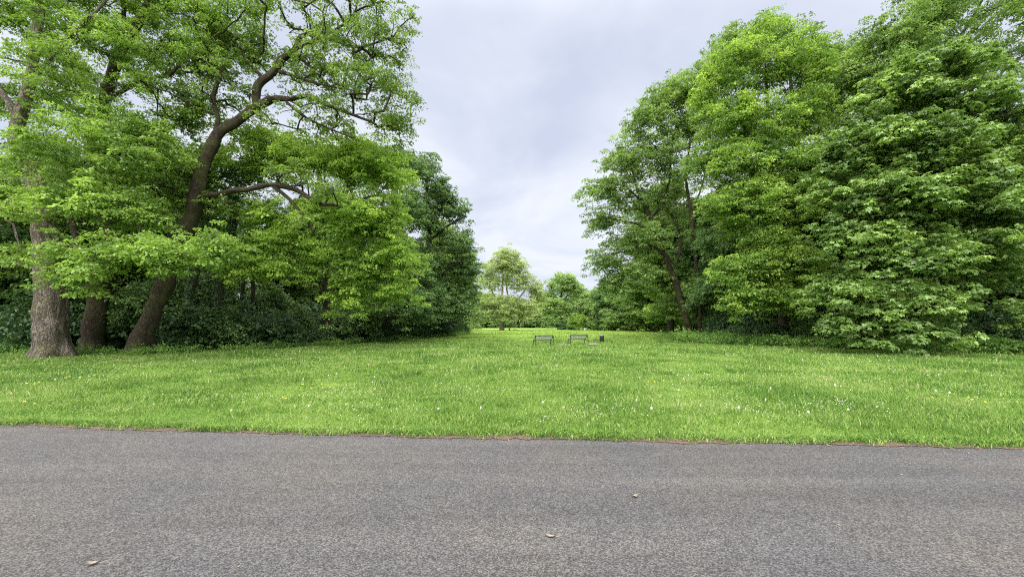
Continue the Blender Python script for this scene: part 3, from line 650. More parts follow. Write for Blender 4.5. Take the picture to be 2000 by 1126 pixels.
# right: slim leaning tree
Y6 = 42.0; b6 = px_base(1352, Y6)
build_tree('maple_tree', 'slim tree leaning out from the right with a bare curved trunk', b6, [
    TP((1362, 668, Y6, 15), (1350, 650, Y6, 14), (1335, 610, Y6, 12.5), (1322, 560, Y6, 12), (1308, 520, Y6, 11), (1295, 480, Y6, 10), (1282, 445, Y6, 9), (1262, 410, Y6, 8), (1245, 370, Y6, 6), (1230, 310, Y6, 4)),
    TP((1300, 500, Y6, 6), (1268, 478, Y6 - .6, 5), (1230, 490, Y6 - 1, 3), (1195, 495, Y6 - 1, 2)),
    TP((1288, 460, Y6, 6), (1250, 440, Y6 - .6, 5), (1210, 430, Y6 - 1, 4), (1165, 420, Y6 - 1, 2)),
    TP((1272, 430, Y6, 6), (1300, 380, Y6 + .5, 5), (1310, 320, Y6 + .7, 4), (1300, 250, Y6 + 1, 2)),
    TP((1312, 530, Y6, 6), (1330, 480, Y6 + .6, 6), (1318, 430, Y6 + 1, 5), (1290, 390, Y6 + 1.2, 4)),
    TP((1250, 390, Y6, 5), (1215, 360, Y6, 4), (1175, 350, Y6, 2.5))],
    px_lobes([(1178, 375, Y6, 45, 32, 3, 18), (1215, 320, Y6, 55, 45, 3, 26), (1255, 245, Y6, 50, 45, 3, 22), (1300, 215, Y6, 55, 45, 3, 22), (1180, 440, Y6, 42, 36, 2.6, 16), (1190, 515, Y6 - .5, 42, 34, 2.6, 18), (1250, 475, Y6 - 1, 60, 45, 2.6, 20), (1245, 545, Y6 - 1, 60, 25, 2.4, 15), (1280, 350, Y6, 60, 60, 3, 16), (1340, 270, Y6, 50, 60, 3, 18), (1330, 430, Y6 + 1, 50, 60, 2, 12), (1290, 300, Y6, 60, 50, 3, 16), (1240, 400, Y6, 60, 50, 3, 18), (1200, 565, Y6, 30, 16, 1.6, 6)]),
    M['olive_leaf'], M['bark_oak'], 0.18, 72, (0.6, 1.25), None, 1, 7, 0.25, 0.9, 16, aspect=0.7)
b6b = px_base(1365, 41)
build_tree('maple_tree', 'slender upright tree just behind the leaning bare trunk', b6b, [
    TP((1368, 665, 41, 9), (1366, 600, 41, 8.5), (1360, 520, 41, 8), (1353, 450, 41, 7.5), (1347, 400, 41, 6.5), (1340, 340, 41, 5), (1352, 260, 41, 3)),
    TP((1350, 420, 41, 4), (1372, 360, 41, 3.5), (1385, 300, 41, 2)), TP((1346, 400, 41, 4), (1310, 395, 41, 3), (1280, 380, 41, 2))],
    px_lobes([(1340, 190, 41, 50, 40, 3, 18), (1375, 240, 41, 45, 50, 3, 18), (1400, 330, 41, 50, 50, 3, 12), (1385, 560, 41, 40, 40, 2.4, 14), (1390, 480, 41, 50, 60, 2.6, 14), (1300, 330, 41, 50, 50, 2.6, 10)]),
    M['olive_leaf'], M['bark_oak'], 0.18, 70, (0.6, 1.2), None, 1, 7, 0.25, 0.9, 12, aspect=0.7)

# right: yellow-green tree hung with seed tassels
Y7 = 30.0; b7 = px_base(1530, Y7 + 1)
r7, pads7 = build_tree('sycamore_tree', 'yellow green tree hung with pale seed tassels', b7, [
    TP((1532, 690, Y7 + 1, 22), (1530, 640, Y7 + 1, 20), (1525, 540, Y7 + 1, 17), (1515, 430, Y7 + 1, 15), (1508, 330, Y7 + 1, 12), (1500, 230, Y7 + 1, 8), (1495, 120, Y7 + 1, 4)),
    TP((1522, 480, Y7 + 1, 9), (1470, 420, Y7, 7), (1430, 390, Y7 - .6, 4)), TP((1514, 400, Y7 + 1, 9), (1560, 330, Y7, 6), (1590, 280, Y7 - .5, 4)),
    TP((1510, 350, Y7 + 1, 8), (1470, 270, Y7, 6), (1430, 220, Y7 - .4, 4)), TP((1526, 560, Y7 + 1, 9), (1470, 540, Y7 - .6, 6), (1430, 530, Y7 - 1.2, 4))],
    px_lobes([(1450, 130, Y7, 75, 50, 3, 30), (1530, 140, Y7, 75, 60, 3, 34), (1415, 230, Y7, 45, 55, 2.6, 20), (1480, 240, Y7 - .4, 70, 50, 2.8, 28), (1560, 230, Y7, 60, 60, 3, 26), (1450, 330, Y7 - .4, 70, 45, 2.6, 24), (1530, 330, Y7 - .4, 80, 45, 2.8, 26), (1425, 410, Y7 - .8, 50, 40, 2.4, 18), (1500, 420, Y7 - .8, 85, 50, 2.8, 32), (1570, 400, Y7, 60, 60, 2.8, 22),
              (1450, 530, Y7 - 1.6, 60, 34, 2.2, 20), (1520, 510, Y7 - 1.4, 70, 40, 2.4, 26), (1500, 590, Y7 - 1.8, 70, 34, 2.2, 20), (1450, 590, Y7 - 2, 30, 40, 1.6, 12), (1565, 570, Y7 - 1, 50, 50, 2.2, 16), (1480, 75, Y7 + .6, 50, 26, 2, 10), (1400, 170, Y7, 40, 40, 2.2, 12), (1600, 150, Y7, 50, 50, 2.4, 14), (1395, 310, Y7, 40, 40, 2, 10), (1600, 330, Y7 - .4, 50, 50, 2.4, 14), (1510, 370, Y7 - 1.4, 60, 40, 1.6, 14), (1510, 280, Y7 - 1.2, 50, 40, 1.6, 10), (1500, 470, Y7 - 1.6, 60, 40, 1.8, 14)]),
    M['yellow_leaf'], M['bark_dark'], 0.16, 115, (0.55, 1.1), None, 1, 8, 0.25, 0.7, 18, inner=0.28)
k = rng.permutation(len(pads7['c']))[:170]
kk = np.repeat(k, 16); q = len(kk)
pp = pads7['c'][kk] + np.stack([rng.normal(0, .45, q) * pads7['r'][kk], rng.normal(0, .45, q) * pads7['r'][kk], rng.uniform(-.25, .15, q) * pads7['r'][kk]], 1)
ln = rng.uniform(0.09, 0.17, q)[:, None]; a = rng.random(q) * 6.28; wv = np.stack([np.cos(a), np.sin(a), 0 * a], 1) * 0.028
dz = np.array([0, 0, -1.0])
V = np.stack([pp, pp + dz * ln * .5 + wv, pp + dz * ln, pp + dz * ln * .5 - wv], 1).reshape(-1, 3)
mesh_np('seed_tassels', V, np.arange(len(V)).reshape(-1, 4), M['catkin'], r7, rng.random(q), False, b7)

# right: tall crowns behind
b8 = px_base(1590, 40)
build_tree('broadleaf_tree', 'tall tree whose crown shows above and behind the tasselled one', b8, [TP((1590, 665, 40, 20), (1585, 500, 40, 17), (1560, 300, 40, 12), (1540, 120, 40, 5))],
    px_lobes([(1420, 95, 41, 45, 40, 3, 20), (1500, 85, 41, 60, 35, 3, 22), (1390, 160, 41, 50, 50, 3, 20), (1570, 110, 40, 50, 40, 3, 18), (1630, 130, 40, 40, 45, 3, 16), (1600, 240, 40, 60, 80, 3, 26), (1340, 175, 42, 30, 30, 2, 8), (1460, 300, 42, 90, 90, 3, 24), (1600, 400, 40, 70, 80, 3, 26)]),
    M['olive_leaf'], M['bark_dark'], 0.19, 72, (0.7, 1.4), None, 1, 7, 0.25, 0.9, 14)
b9 = px_base(1850, 29)
build_tree('broadleaf_tree', 'highest crown at the right, loose olive foliage with sky showing through', b9, [
    TP((1850, 690, 29, 30), (1848, 560, 29, 27), (1840, 400, 29, 22), (1835, 250, 29, 18), (1830, 100, 29, 12), (1840, -60, 29, 6)),
    TP((1838, 320, 29, 12), (1900, 220, 28, 9), (1960, 140, 27.5, 6), (2010, 100, 27, 4)), TP((1834, 240, 29, 12), (1770, 150, 28, 9), (1720, 110, 27.5, 5)), TP((1830, 130, 29, 9), (1890, 50, 28.5, 7), (1930, -20, 28, 4))],
    px_lobes([(1740, 110, 28, 75, 60, 3.4, 28), (1800, 50, 28, 80, 60, 3.4, 30), (1890, 40, 28, 90, 70, 3.4, 24), (1690, 160, 28.5, 50, 50, 3, 18), (1960, 110, 28, 70, 60, 3.4, 18), (1850, 170, 28.5, 100, 60, 3, 24), (2010, 20, 28, 60, 60, 3, 12), (1700, 240, 29, 50, 60, 2.4, 16), (1860, -80, 28.5, 130, 60, 3.6, 28), (1690, 330, 30, 70, 70, 3, 20)]),
    M['olive_leaf'], M['bark_dark'], 0.17, 100, (0.6, 1.2), None, 1, 7, 0.25, 0.9, 18)
# right: the big-leaved maple in front
Y10 = 21.5; b10 = px_base(1830, Y10 + 2)
build_tree('maple_tree', 'large leaved dark green maple sweeping down to the lawn at the right', b10, [
    TP((1832, 700, Y10 + 2, 30), (1830, 640, Y10 + 2, 27), (1826, 520, Y10 + 2, 24), (1822, 400, Y10 + 2, 19), (1816, 300, Y10 + 2, 13), (1812, 200, Y10 + 2, 7)),
    TP((1826, 520, Y10 + 2, 11), (1760, 470, Y10, 9), (1690, 460, Y10 - 1, 6)), TP((1826, 560, Y10 + 2, 11), (1880, 500, Y10, 8), (1950, 480, Y10 - 1, 5)), TP((1828, 600, Y10 + 2, 10), (1780, 590, Y10, 8), (1700, 580, Y10 - 1, 5)),
    TP((1822, 420, Y10 + 2, 11), (1900, 350, Y10 + .6, 8), (1970, 330, Y10, 5))],
    px_lobes([(1760, 190, Y10 + .6, 75, 60, 2.4, 28), (1830, 160, Y10 + .6, 60, 50, 2.4, 18), (1890, 230, Y10 + .3, 90, 60, 2.6, 34), (1970, 300, Y10, 80, 80, 2.6, 32), (1710, 290, Y10 + .3, 90, 60, 2.4, 36), (1810, 310, Y10 - .4, 100, 60, 2.6, 40), (1650, 370, Y10 + .6, 60, 60, 2.2, 22),
              (1740, 400, Y10 - .7, 90, 55, 2.4, 36), (1860, 400, Y10 - 1, 90, 55, 2.4, 36), (1960, 430, Y10 - 1, 80, 60, 2.4, 28), (1670, 470, Y10 - .4, 65, 55, 2, 24), (1770, 500, Y10 - 1.2, 90, 50, 2.2, 34), (1890, 500, Y10 - 1.3, 80, 45, 2, 24), (1985, 530, Y10 - 1.2, 45, 40, 1.6, 10), (1665, 570, Y10 - .8, 50, 45, 1.8, 17), (1745, 580, Y10 - 1.4, 60, 40, 1.8, 18), (1810, 600, Y10 - 1.6, 50, 34, 1.5, 14), (1720, 640, Y10 - 1.5, 55, 26, 1.3, 12), (1795, 645, Y10 - 1.7, 40, 24, 1.2, 8), (2010, 625, Y10 - 1.6, 30, 24, 1, 5), (2030, 420, Y10 - .5, 60, 120, 2, 16), (1640, 640, Y10 - .6, 30, 24, 1, 4)]),
    M['maple_leaf'], M['bark_dark'], 0.17, 90, (0.55, 1.15), None, 3, 7, 0.25, 0.5, 18, inner=0.22, aspect=0.6, jit=0.4, pm=0.75)

# far lawn: the pale spreading plane and its neighbours
Y11 = 83.0; b11 = on_ground(980, 645); Y11 = b11[1]
build_tree('plane_tree', 'pale olive spreading tree standing alone on the far lawn', b11, [
    TP((980, 650, Y11, 11), (980, 645, Y11, 9.5), (980, 635, Y11, 8), (980, 628, Y11, 9)),
    TP((980, 629, Y11, 6), (978, 600, Y11, 4.5), (981, 565, Y11, 4), (983, 520, Y11, 2.5), (986, 495, Y11, 1.5)), TP((982, 629, Y11, 5), (992, 590, Y11 + 1, 4), (990, 550, Y11 + 1, 3), (1000, 510, Y11 + 1, 1.5)),
    TP((982, 628, Y11, 5), (1002, 608, Y11 - 1, 4), (1025, 592, Y11 - 2, 3), (1045, 585, Y11 - 2, 2)), TP((978, 628, Y11, 5), (960, 608, Y11 - 1, 4), (940, 596, Y11 - 2, 2.5)), TP((978, 627, Y11, 4), (965, 580, Y11 + 1, 3), (955, 550, Y11 + 1, 2)), TP((984, 618, Y11, 4), (1015, 580, Y11 + 1, 3), (1030, 560, Y11 + 1, 2))],
    px_lobes([(990, 503, Y11, 26, 18, 3, 16), (972, 525, Y11, 30, 20, 3, 18), (1003, 528, Y11, 22, 18, 3, 12), (957, 555, Y11, 22, 20, 3, 10), (1020, 555, Y11, 30, 22, 3, 14), (985, 560, Y11, 28, 20, 3, 8), (1040, 570, Y11, 18, 20, 3, 10), (940, 600, Y11 - 1.5, 32, 22, 3.5, 24), (980, 598, Y11 - 2.5, 34, 22, 3.5, 26), (1022, 602, Y11 - 1.5, 36, 22, 3.5, 26), (955, 615, Y11 - 3, 30, 12, 2.5, 14), (1005, 617, Y11 - 3, 32, 12, 2.5, 15), (922, 612, Y11 - 1, 16, 14, 2.5, 8), (990, 515, Y11, 34, 26, 3.5, 18), (960, 540, Y11, 32, 26, 3, 14), (1015, 545, Y11, 34, 26, 3, 14), (1048, 585, Y11, 22, 22, 3, 12), (930, 585, Y11, 24, 24, 3, 10)]),
    M['pale_leaf'], M['bark_pale'], 0.26, 30, (0.8, 1.6), None, 1, 7, 0.2, 1.5, 14, aspect=0.75, tip=0.028, maxr=0.14, pm=0.8)
Y12 = 96.0; b12 = px_base(1092, Y12)
build_tree('broadleaf_tree', 'open topped green tree right of the lone pale tree', b12, [
    TP((1092, 645, Y12, 7), (1092, 610, Y12, 6), (1096, 580, Y12, 4.5), (1100, 550, Y12, 2.5)), TP((1093, 600, Y12, 4), (1080, 570, Y12, 3), (1075, 555, Y12, 2)), TP((1094, 595, Y12, 4), (1112, 570, Y12, 3), (1120, 555, Y12, 2))],
    px_lobes([(1100, 547, Y12, 22, 12, 3.5, 16), (1082, 558, Y12, 16, 14, 3, 10), (1118, 558, Y12, 13, 14, 3, 9), (1125, 580, Y12, 6, 8, 1.5, 3), (1080, 600, Y12 - 1, 28, 24, 3.5, 26), (1110, 605, Y12 - 1, 28, 24, 3.5, 26), (1095, 625, Y12 - 2, 34, 16, 3, 20), (1100, 565, Y12, 26, 18, 3, 12), (1070, 585, Y12, 18, 20, 3, 10), (1120, 570, Y12, 16, 18, 3, 8)]),
    M['far_leaf'], M['bark_dark'], 0.3, 26, (0.9, 1.7), None, 1, 7, 0.2, 0.8, 10, aspect=0.75, tip=0.02)

def simple_tree(name, label, base, h, cr, leafmat, leaf=0.25, per=36, low=0.12, group=None, lean=0.0, n=7, pr=(0.8, 1.6), lobes_extra=()):
    base = np.asarray(base, float); x, y, _ = base
    top = h * 0.92
    tr = ([base + [0, 0, -0.3], base + [lean * 0.1 * h, 0, h * 0.3], base + [lean * 0.25 * h, 0, h * 0.6], base + [lean * 0.4 * h, 0, top]], [h * 0.018 + 0.08, h * 0.016, h * 0.011, 0.03])
    lob = []
    for i in range(n):
        t = low + (0.92 - low) * (i + 0.5) / n
        w = cr * (math.sin(math.pi * min(1, 0.18 + 0.78 * (t - low) / (1 - low))) ** 0.8)
        a = i * 2.4 + rng.random()
        c = base + [lean * 0.4 * t * h + math.cos(a) * w * 0.4, math.sin(a) * w * 0.4, t * h]
        lob.append((c, (w * 0.75, w * 0.75, h * 0.62 / n + 0.5), int(16 + 4 * w)))
    return build_tree(name, label, base, [tr], lob + list(lobes_extra), leafmat, M['bark_dark'], leaf, per, pr, group, 1, 6, 0.25, max(0.4, low * h * 0.5), 10, aspect=0.72, tip=0.02)

# trees on the right of the far lawn
for (px, Y, h, cr, lf, lab) in [(1165, 95, 9, 4.4, 'far_leaf', 'rounded mid green tree behind the pale bushes beyond the bin'), (1200, 85, 11, 5, 'dark_leaf', 'darker layered tree above the pale bushes beyond the bin'),
                                (1235, 78, 10.5, 5.2, 'far_leaf', 'fresh green tree under the leaning tree, right of the dark layered one'), (1285, 72, 12, 5.6, 'olive_leaf', 'sunlit tree seen under the bough of the leaning tree'), (1330, 66, 12, 5.6, 'yellow_leaf', 'yellowish tree glimpsed behind the bare leaning trunk'), (1140, 112, 11, 5, 'far_leaf', 'slender far tree next to the open topped one')]:
    simple_tree('broadleaf_tree', lab, px_base(px, Y), h, cr, M[lf], 0.24, 40, 0.08)

simple_tree('broadleaf_tree', 'fresh green tree filling the space behind the leaning trunk', px_base(1310, 53), 21, 5.6, M['olive_leaf'], 0.2, 60, 0.28, None, 0, 8)
simple_tree('broadleaf_tree', 'lower leafy tree right behind the foot of the leaning trunk', px_base(1372, 50), 13, 4.6, M['olive_leaf'], 0.2, 60, 0.08, None, 0, 6)
# wood behind: a few kinds, then copies turned and resized
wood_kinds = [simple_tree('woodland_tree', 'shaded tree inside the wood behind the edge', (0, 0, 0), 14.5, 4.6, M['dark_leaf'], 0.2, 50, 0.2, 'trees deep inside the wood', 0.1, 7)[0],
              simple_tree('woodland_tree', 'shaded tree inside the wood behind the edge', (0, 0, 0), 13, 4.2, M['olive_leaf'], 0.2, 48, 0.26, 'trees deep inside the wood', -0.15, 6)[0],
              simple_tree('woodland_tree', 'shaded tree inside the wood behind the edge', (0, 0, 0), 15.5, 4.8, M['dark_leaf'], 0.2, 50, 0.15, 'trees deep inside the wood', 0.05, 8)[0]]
used = set()
def place(kinds, i, x, y, s, rz, label=None, group=None):
    src = kinds[i % len(kinds)]
    if i % len(kinds) not in used and kinds is wood_kinds: used.add(i % len(kinds)); o = src
    else: o = copy_tree(src)
    o.location = (x, y, 0); o.scale = (s, s, s * random.Random(i).uniform(0.92, 1.08)); o.rotation_euler = (0, 0, rz)
    if label: o['label'] = label
    if group: o['group'] = group
    return o
spots = [(-39, 23), (-33, 25), (-50, 33), (-29, 25), (36, 24), (43, 27), (33, 27), (50, 32), (29, 28), (-44, 26), (-36, 33), (-28, 31), (-33, 42), (-22, 38), (-25, 47), (-17, 45), (-14, 52), (-40, 50), (-30, 56), (-19, 60), (-11, 62), (-46, 38), (-9.5, 55),
         (21, 37), (27, 33), (34, 31), (42, 33), (24, 46), (32, 43), (40, 44), (50, 40), (28, 55), (31, 61), (38, 56)]
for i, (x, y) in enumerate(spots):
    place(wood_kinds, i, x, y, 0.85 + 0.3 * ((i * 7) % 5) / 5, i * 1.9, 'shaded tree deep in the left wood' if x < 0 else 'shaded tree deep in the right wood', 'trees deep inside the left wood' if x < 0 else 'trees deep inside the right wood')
# dark ivy-wrapped trunks between the oak and the lime
for (rows, lab) in [([(352, 690, 24, 20), (358, 640, 24, 18), (368, 580, 24, 17), (384, 520, 24, 15), (398, 450, 24, 13), (405, 380, 24, 8)], 'dark ivy clad trunk leaning right behind the oak'),
                    ([(418, 690, 25, 24), (420, 640, 25, 22), (426, 570, 25, 22), (440, 510, 25, 18), (455, 440, 25, 14), (462, 370, 25, 8)], 'thick dark ivy clad trunk in the gap right of the oak'),
                    ([(466, 680, 29, 8), (468, 620, 29, 7.5), (474, 560, 29, 7.5), (482, 500, 29, 7), (490, 420, 29, 5)], 'thin dark trunk, left one of a slim pair in the gap'),
                    ([(490, 680, 29.5, 8), (491, 620, 29.5, 8), (494, 560, 29.5, 8), (497, 500, 29.5, 7), (500, 420, 29.5, 5)], 'thin straight dark trunk, right one of a slim pair in the gap'),
                    ([(330, 680, 27, 8), (331, 560, 27, 8), (330, 440, 27, 8), (326, 390, 27, 6), (322, 330, 27, 3)], 'slim bare stem against the sky left of the oak'),
                    ([(350, 680, 28, 8), (352, 560, 28, 8), (354, 440, 28, 7), (358, 390, 28, 6), (368, 320, 28, 3)], 'slim forked stem against the sky close to the oak')]:
    P_, R_ = trunk_px(rows); bb = np.array([P_[0][0], P_[0][1], 0.0])
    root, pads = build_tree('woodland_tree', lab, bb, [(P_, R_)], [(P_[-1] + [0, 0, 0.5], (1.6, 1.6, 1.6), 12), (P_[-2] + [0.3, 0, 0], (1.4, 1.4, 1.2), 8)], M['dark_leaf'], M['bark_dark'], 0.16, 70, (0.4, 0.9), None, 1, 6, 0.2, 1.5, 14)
    if 'ivy' in lab:
        n = 5200; Ps, Rs = spline(P_, R_, 0.2); ii = rng.integers(0, len(Ps), n); aa = rng.random(n) * 6.28
        nn = np.stack([np.cos(aa), np.sin(aa), rng.normal(0.25, 0.3, n)], 1); pos = Ps[ii] + nn * (Rs[ii] * rng.uniform(1.0, 1.35, n))[:, None]; pos[:, 2] += rng.uniform(-.1, .1, n)
        nn = unit(nn + rng.normal(0, .35, (n, 3))); ax = unit(np.cross(nn, rng.normal(size=(n, 3)))); bx = np.cross(nn, ax); l = rng.uniform(.06, .12, n)[:, None]
        V = np.stack([pos, pos + ax * l * .5 + bx * l * .4, pos + ax * l, pos + ax * l * .5 - bx * l * .4], 1).reshape(-1, 3)
        mesh_np('ivy', V, np.arange(4 * n).reshape(-1, 4), M['shrub_leaf'], root, rng.random(n), False, bb)

# far tree line
far_kinds = [simple_tree('distant_tree', 'far', (0, 0, 0), 9.5, 4.6, M['far_leaf'], 0.42, 15, 0.04, None, 0.0, 6, (1.0, 1.9))[0], simple_tree('distant_tree', 'far', (0, 0, 0), 8.5, 5.0, M['dark_leaf'], 0.42, 15, 0.04, None, 0.05, 5, (1.0, 1.9))[0]]
fi = 0
for Y, pxs in ((128, range(845, 1200, 26)), (150, range(860, 1230, 33))):
    for px in pxs:
        src = far_kinds[fi % 2]
        o = src if fi < 2 else copy_tree(src)
        X_ = at(px + (fi * 37 % 11), 640, Y)[0]
        s = 0.8 + 0.35 * ((fi * 5) % 7) / 7
        o.location = (X_, Y + (fi * 3 % 5), 0); o.scale = (s * 1.1, s * 1.1, s); o.rotation_euler = (0, 0, fi * 2.1)
        o['label'] = 'distant green tree in the line closing the far lawn'; o['group'] = 'distant trees closing the far lawn'; o['category'] = 'tree'
        fi += 1

# ------------------------------------------------------------------ bushes
def bush(name, label, base, w, h, leafmat, leaf=0.13, per=90, cat='bush', group=None, pr=(0.35, 0.7), lobed=1, n=60):
    base = np.asarray(base, float)
    root = empty(name, base); tag(root, label, cat, group)
    stems = []
    for i in range(5):
        a = i * 1.257 + rng.random(); r = w * rng.uniform(0.2, 0.5)
        P = np.array([base + [0.08 * math.cos(a), 0.08 * math.sin(a), -0.1], base + [r * 0.4 * math.cos(a), r * 0.4 * math.sin(a), h * 0.35], base + [r * math.cos(a), r * math.sin(a), h * 0.75]])
        stems.append(spline(P, [0.035, 0.025, 0.012], 0.3))
    lob = [(base + [0, 0, h * 0.5], (w * 0.6, w * 0.6, h * 0.48), n), (base + [w * .35, -w * .1, h * .3], (w * .4, w * .4, h * .3), n // 4), (base + [-w * .35, -w * .1, h * .33], (w * .4, w * .4, h * .3), n // 4)]
    pads = make_pads(lob, pr, base, 0.12, 0.3)
    arr, rad, chains, n0 = grow(pads, stems, 0.006, maxr=0.04)
    V, Fq, b = [], [], 0
    for P, R in stems:
        v, f = tube(P, R, 6); V.append(v); Fq.append(f + b); b += len(v)
    for ch in chains:
        rr = rad[ch].copy(); rr[0] = rr[1]
        v, f = tube(arr[ch], rr, 4); V.append(v); Fq.append(f + b); b += len(v)
    mesh_np('stems', np.concatenate(V), np.concatenate(Fq), M['bark_dark'], root, None, True, base)
    V, Fc, T = leaf_cloud(pads, leaf, per, 6, lobed, 0.65, 0.4, 0.3, 0.42)
    mesh_np('foliage', V, Fc, leafmat, root, T, False, base)
    return root
def along(line, t):
    seg = np.linalg.norm(np.diff(line, axis=0), axis=1); s = np.concatenate([[0], np.cumsum(seg)]) / seg.sum()
    return np.array([np.interp(t, s, line[:, 0]), np.interp(t, s, line[:, 1])])
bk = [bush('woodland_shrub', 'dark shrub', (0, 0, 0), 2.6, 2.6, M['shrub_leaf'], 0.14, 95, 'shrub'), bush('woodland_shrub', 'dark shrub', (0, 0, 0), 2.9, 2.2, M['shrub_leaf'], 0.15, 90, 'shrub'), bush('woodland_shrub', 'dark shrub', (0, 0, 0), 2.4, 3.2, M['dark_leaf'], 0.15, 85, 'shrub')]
bi = 0
def put_bush(x, y, s, label, group, sz=1.0):
    global bi
    o = bk[bi % 3] if bi < 3 else copy_tree(bk[bi % 3])
    o.location = (x, y, 0); o.rotation_euler = (0, 0, bi * 1.7); o.scale = (s, s, s * sz)
    o['label'] = label; o['group'] = group; o['category'] = 'shrub'; bi += 1
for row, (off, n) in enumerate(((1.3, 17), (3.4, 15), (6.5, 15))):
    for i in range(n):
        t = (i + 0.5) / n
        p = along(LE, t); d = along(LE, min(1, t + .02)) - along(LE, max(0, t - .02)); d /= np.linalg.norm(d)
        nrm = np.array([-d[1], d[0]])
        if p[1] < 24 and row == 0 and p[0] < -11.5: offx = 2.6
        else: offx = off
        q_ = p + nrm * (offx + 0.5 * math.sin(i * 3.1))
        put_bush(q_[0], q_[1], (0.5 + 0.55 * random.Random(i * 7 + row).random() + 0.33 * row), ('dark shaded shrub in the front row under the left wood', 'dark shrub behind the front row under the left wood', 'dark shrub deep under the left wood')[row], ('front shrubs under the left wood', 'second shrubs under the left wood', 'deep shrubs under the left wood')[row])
o_ = RE[::1]
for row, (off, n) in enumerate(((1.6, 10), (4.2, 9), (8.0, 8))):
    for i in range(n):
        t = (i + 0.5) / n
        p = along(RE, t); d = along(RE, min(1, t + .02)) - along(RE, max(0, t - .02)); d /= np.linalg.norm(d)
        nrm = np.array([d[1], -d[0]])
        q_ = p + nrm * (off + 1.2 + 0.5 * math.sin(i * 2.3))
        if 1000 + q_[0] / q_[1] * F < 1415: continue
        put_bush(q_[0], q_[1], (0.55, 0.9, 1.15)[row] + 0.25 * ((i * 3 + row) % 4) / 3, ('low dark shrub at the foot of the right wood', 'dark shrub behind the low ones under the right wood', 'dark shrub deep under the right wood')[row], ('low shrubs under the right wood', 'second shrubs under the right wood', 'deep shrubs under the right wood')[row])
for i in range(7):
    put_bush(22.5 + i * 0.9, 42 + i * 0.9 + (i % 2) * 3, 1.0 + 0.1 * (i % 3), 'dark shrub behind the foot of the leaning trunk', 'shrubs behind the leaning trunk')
# pale bushes beyond the bin
for (px, Y, w, h, lf, lab) in [(1130, 86, 3.4, 3.6, 'yellow_leaf', 'bright pale bush with dark gap at its foot, left of the far bushes'), (1160, 85, 2.4, 2.8, 'far_leaf', 'small round green bush right of the brightest pale bush'), (1190, 83, 3.2, 2.2, 'olive_leaf', 'low spreading bush in front of the far dark layered tree'), (1222, 80, 3.6, 4.0, 'yellow_leaf', 'yellow green rounded bush under the leaning tree bough'), (1262, 78, 3.0, 2.2, 'shrub_leaf', 'dark low bush at the lawn edge under the leaning tree'), (1295, 74, 3.0, 2.6, 'far_leaf', 'green bush nearest the leaning trunk on the far lawn edge'), (912, 92, 4.6, 1.6, 'far_leaf', 'low mounded bush beside the end of the left wood'), (1108, 92, 2.0, 1.6, 'shrub_leaf', 'dark low bush beside the distant bench')]:
    bush('lawn_bush', lab, px_base(px, Y), w, h, M[lf], 0.2, 55, 'bush', None, (0.4, 0.8), 1, 50)

# low herbs and nettles along the foot of the woods
def herb_band(name, line, half, h, n, leafmat, leaf, off=0.0):
    t = rng.random(n); P = np.stack([along(line, x) for x in t]) if n < 3000 else np.stack([np.interp(t, np.linspace(0, 1, len(line)), line[:, 0]), np.interp(t, np.linspace(0, 1, len(line)), line[:, 1])], 1)
    P = P + rng.normal(0, half, P.shape) * np.array([1.0, 0.6]) + np.array([off, abs(off) * 0.3])
    hh = h * (0.35 + 0.9 * vnoise(P[:, 0], P[:, 1], 0.8, 12)) * rng.uniform(0.7, 1.1, n)
    pads = dict(c=np.stack([P[:, 0], P[:, 1], hh], 1), r=rng.uniform(0.14, 0.34, n), o=unit(rng.normal(size=(n, 2))), t=rng.random(n))
    V, Fc, T = leaf_cloud(pads, leaf, 160, 5, 1, 0.6, 0.4, 0.4, 0.5)
    pads['c'][:, 2] *= 0.45; V2, F2, T2 = leaf_cloud(pads, leaf, 100, 5, 1, 0.6, 0.4, 0.4, 0.5)
    o = mesh_np(name, np.concatenate([V, V2]), np.concatenate([Fc, F2 + len(V)]), leafmat, None, np.concatenate([T, T2])); o['kind'] = 'stuff'; return o
herb_band('undergrowth', RE, 0.75, 0.62, 1500, M['herb_leaf'], 0.1, 0.6)
herb_band('undergrowth', LE, 0.4, 0.26, 900, M['herb_leaf'], 0.08, -0.2)

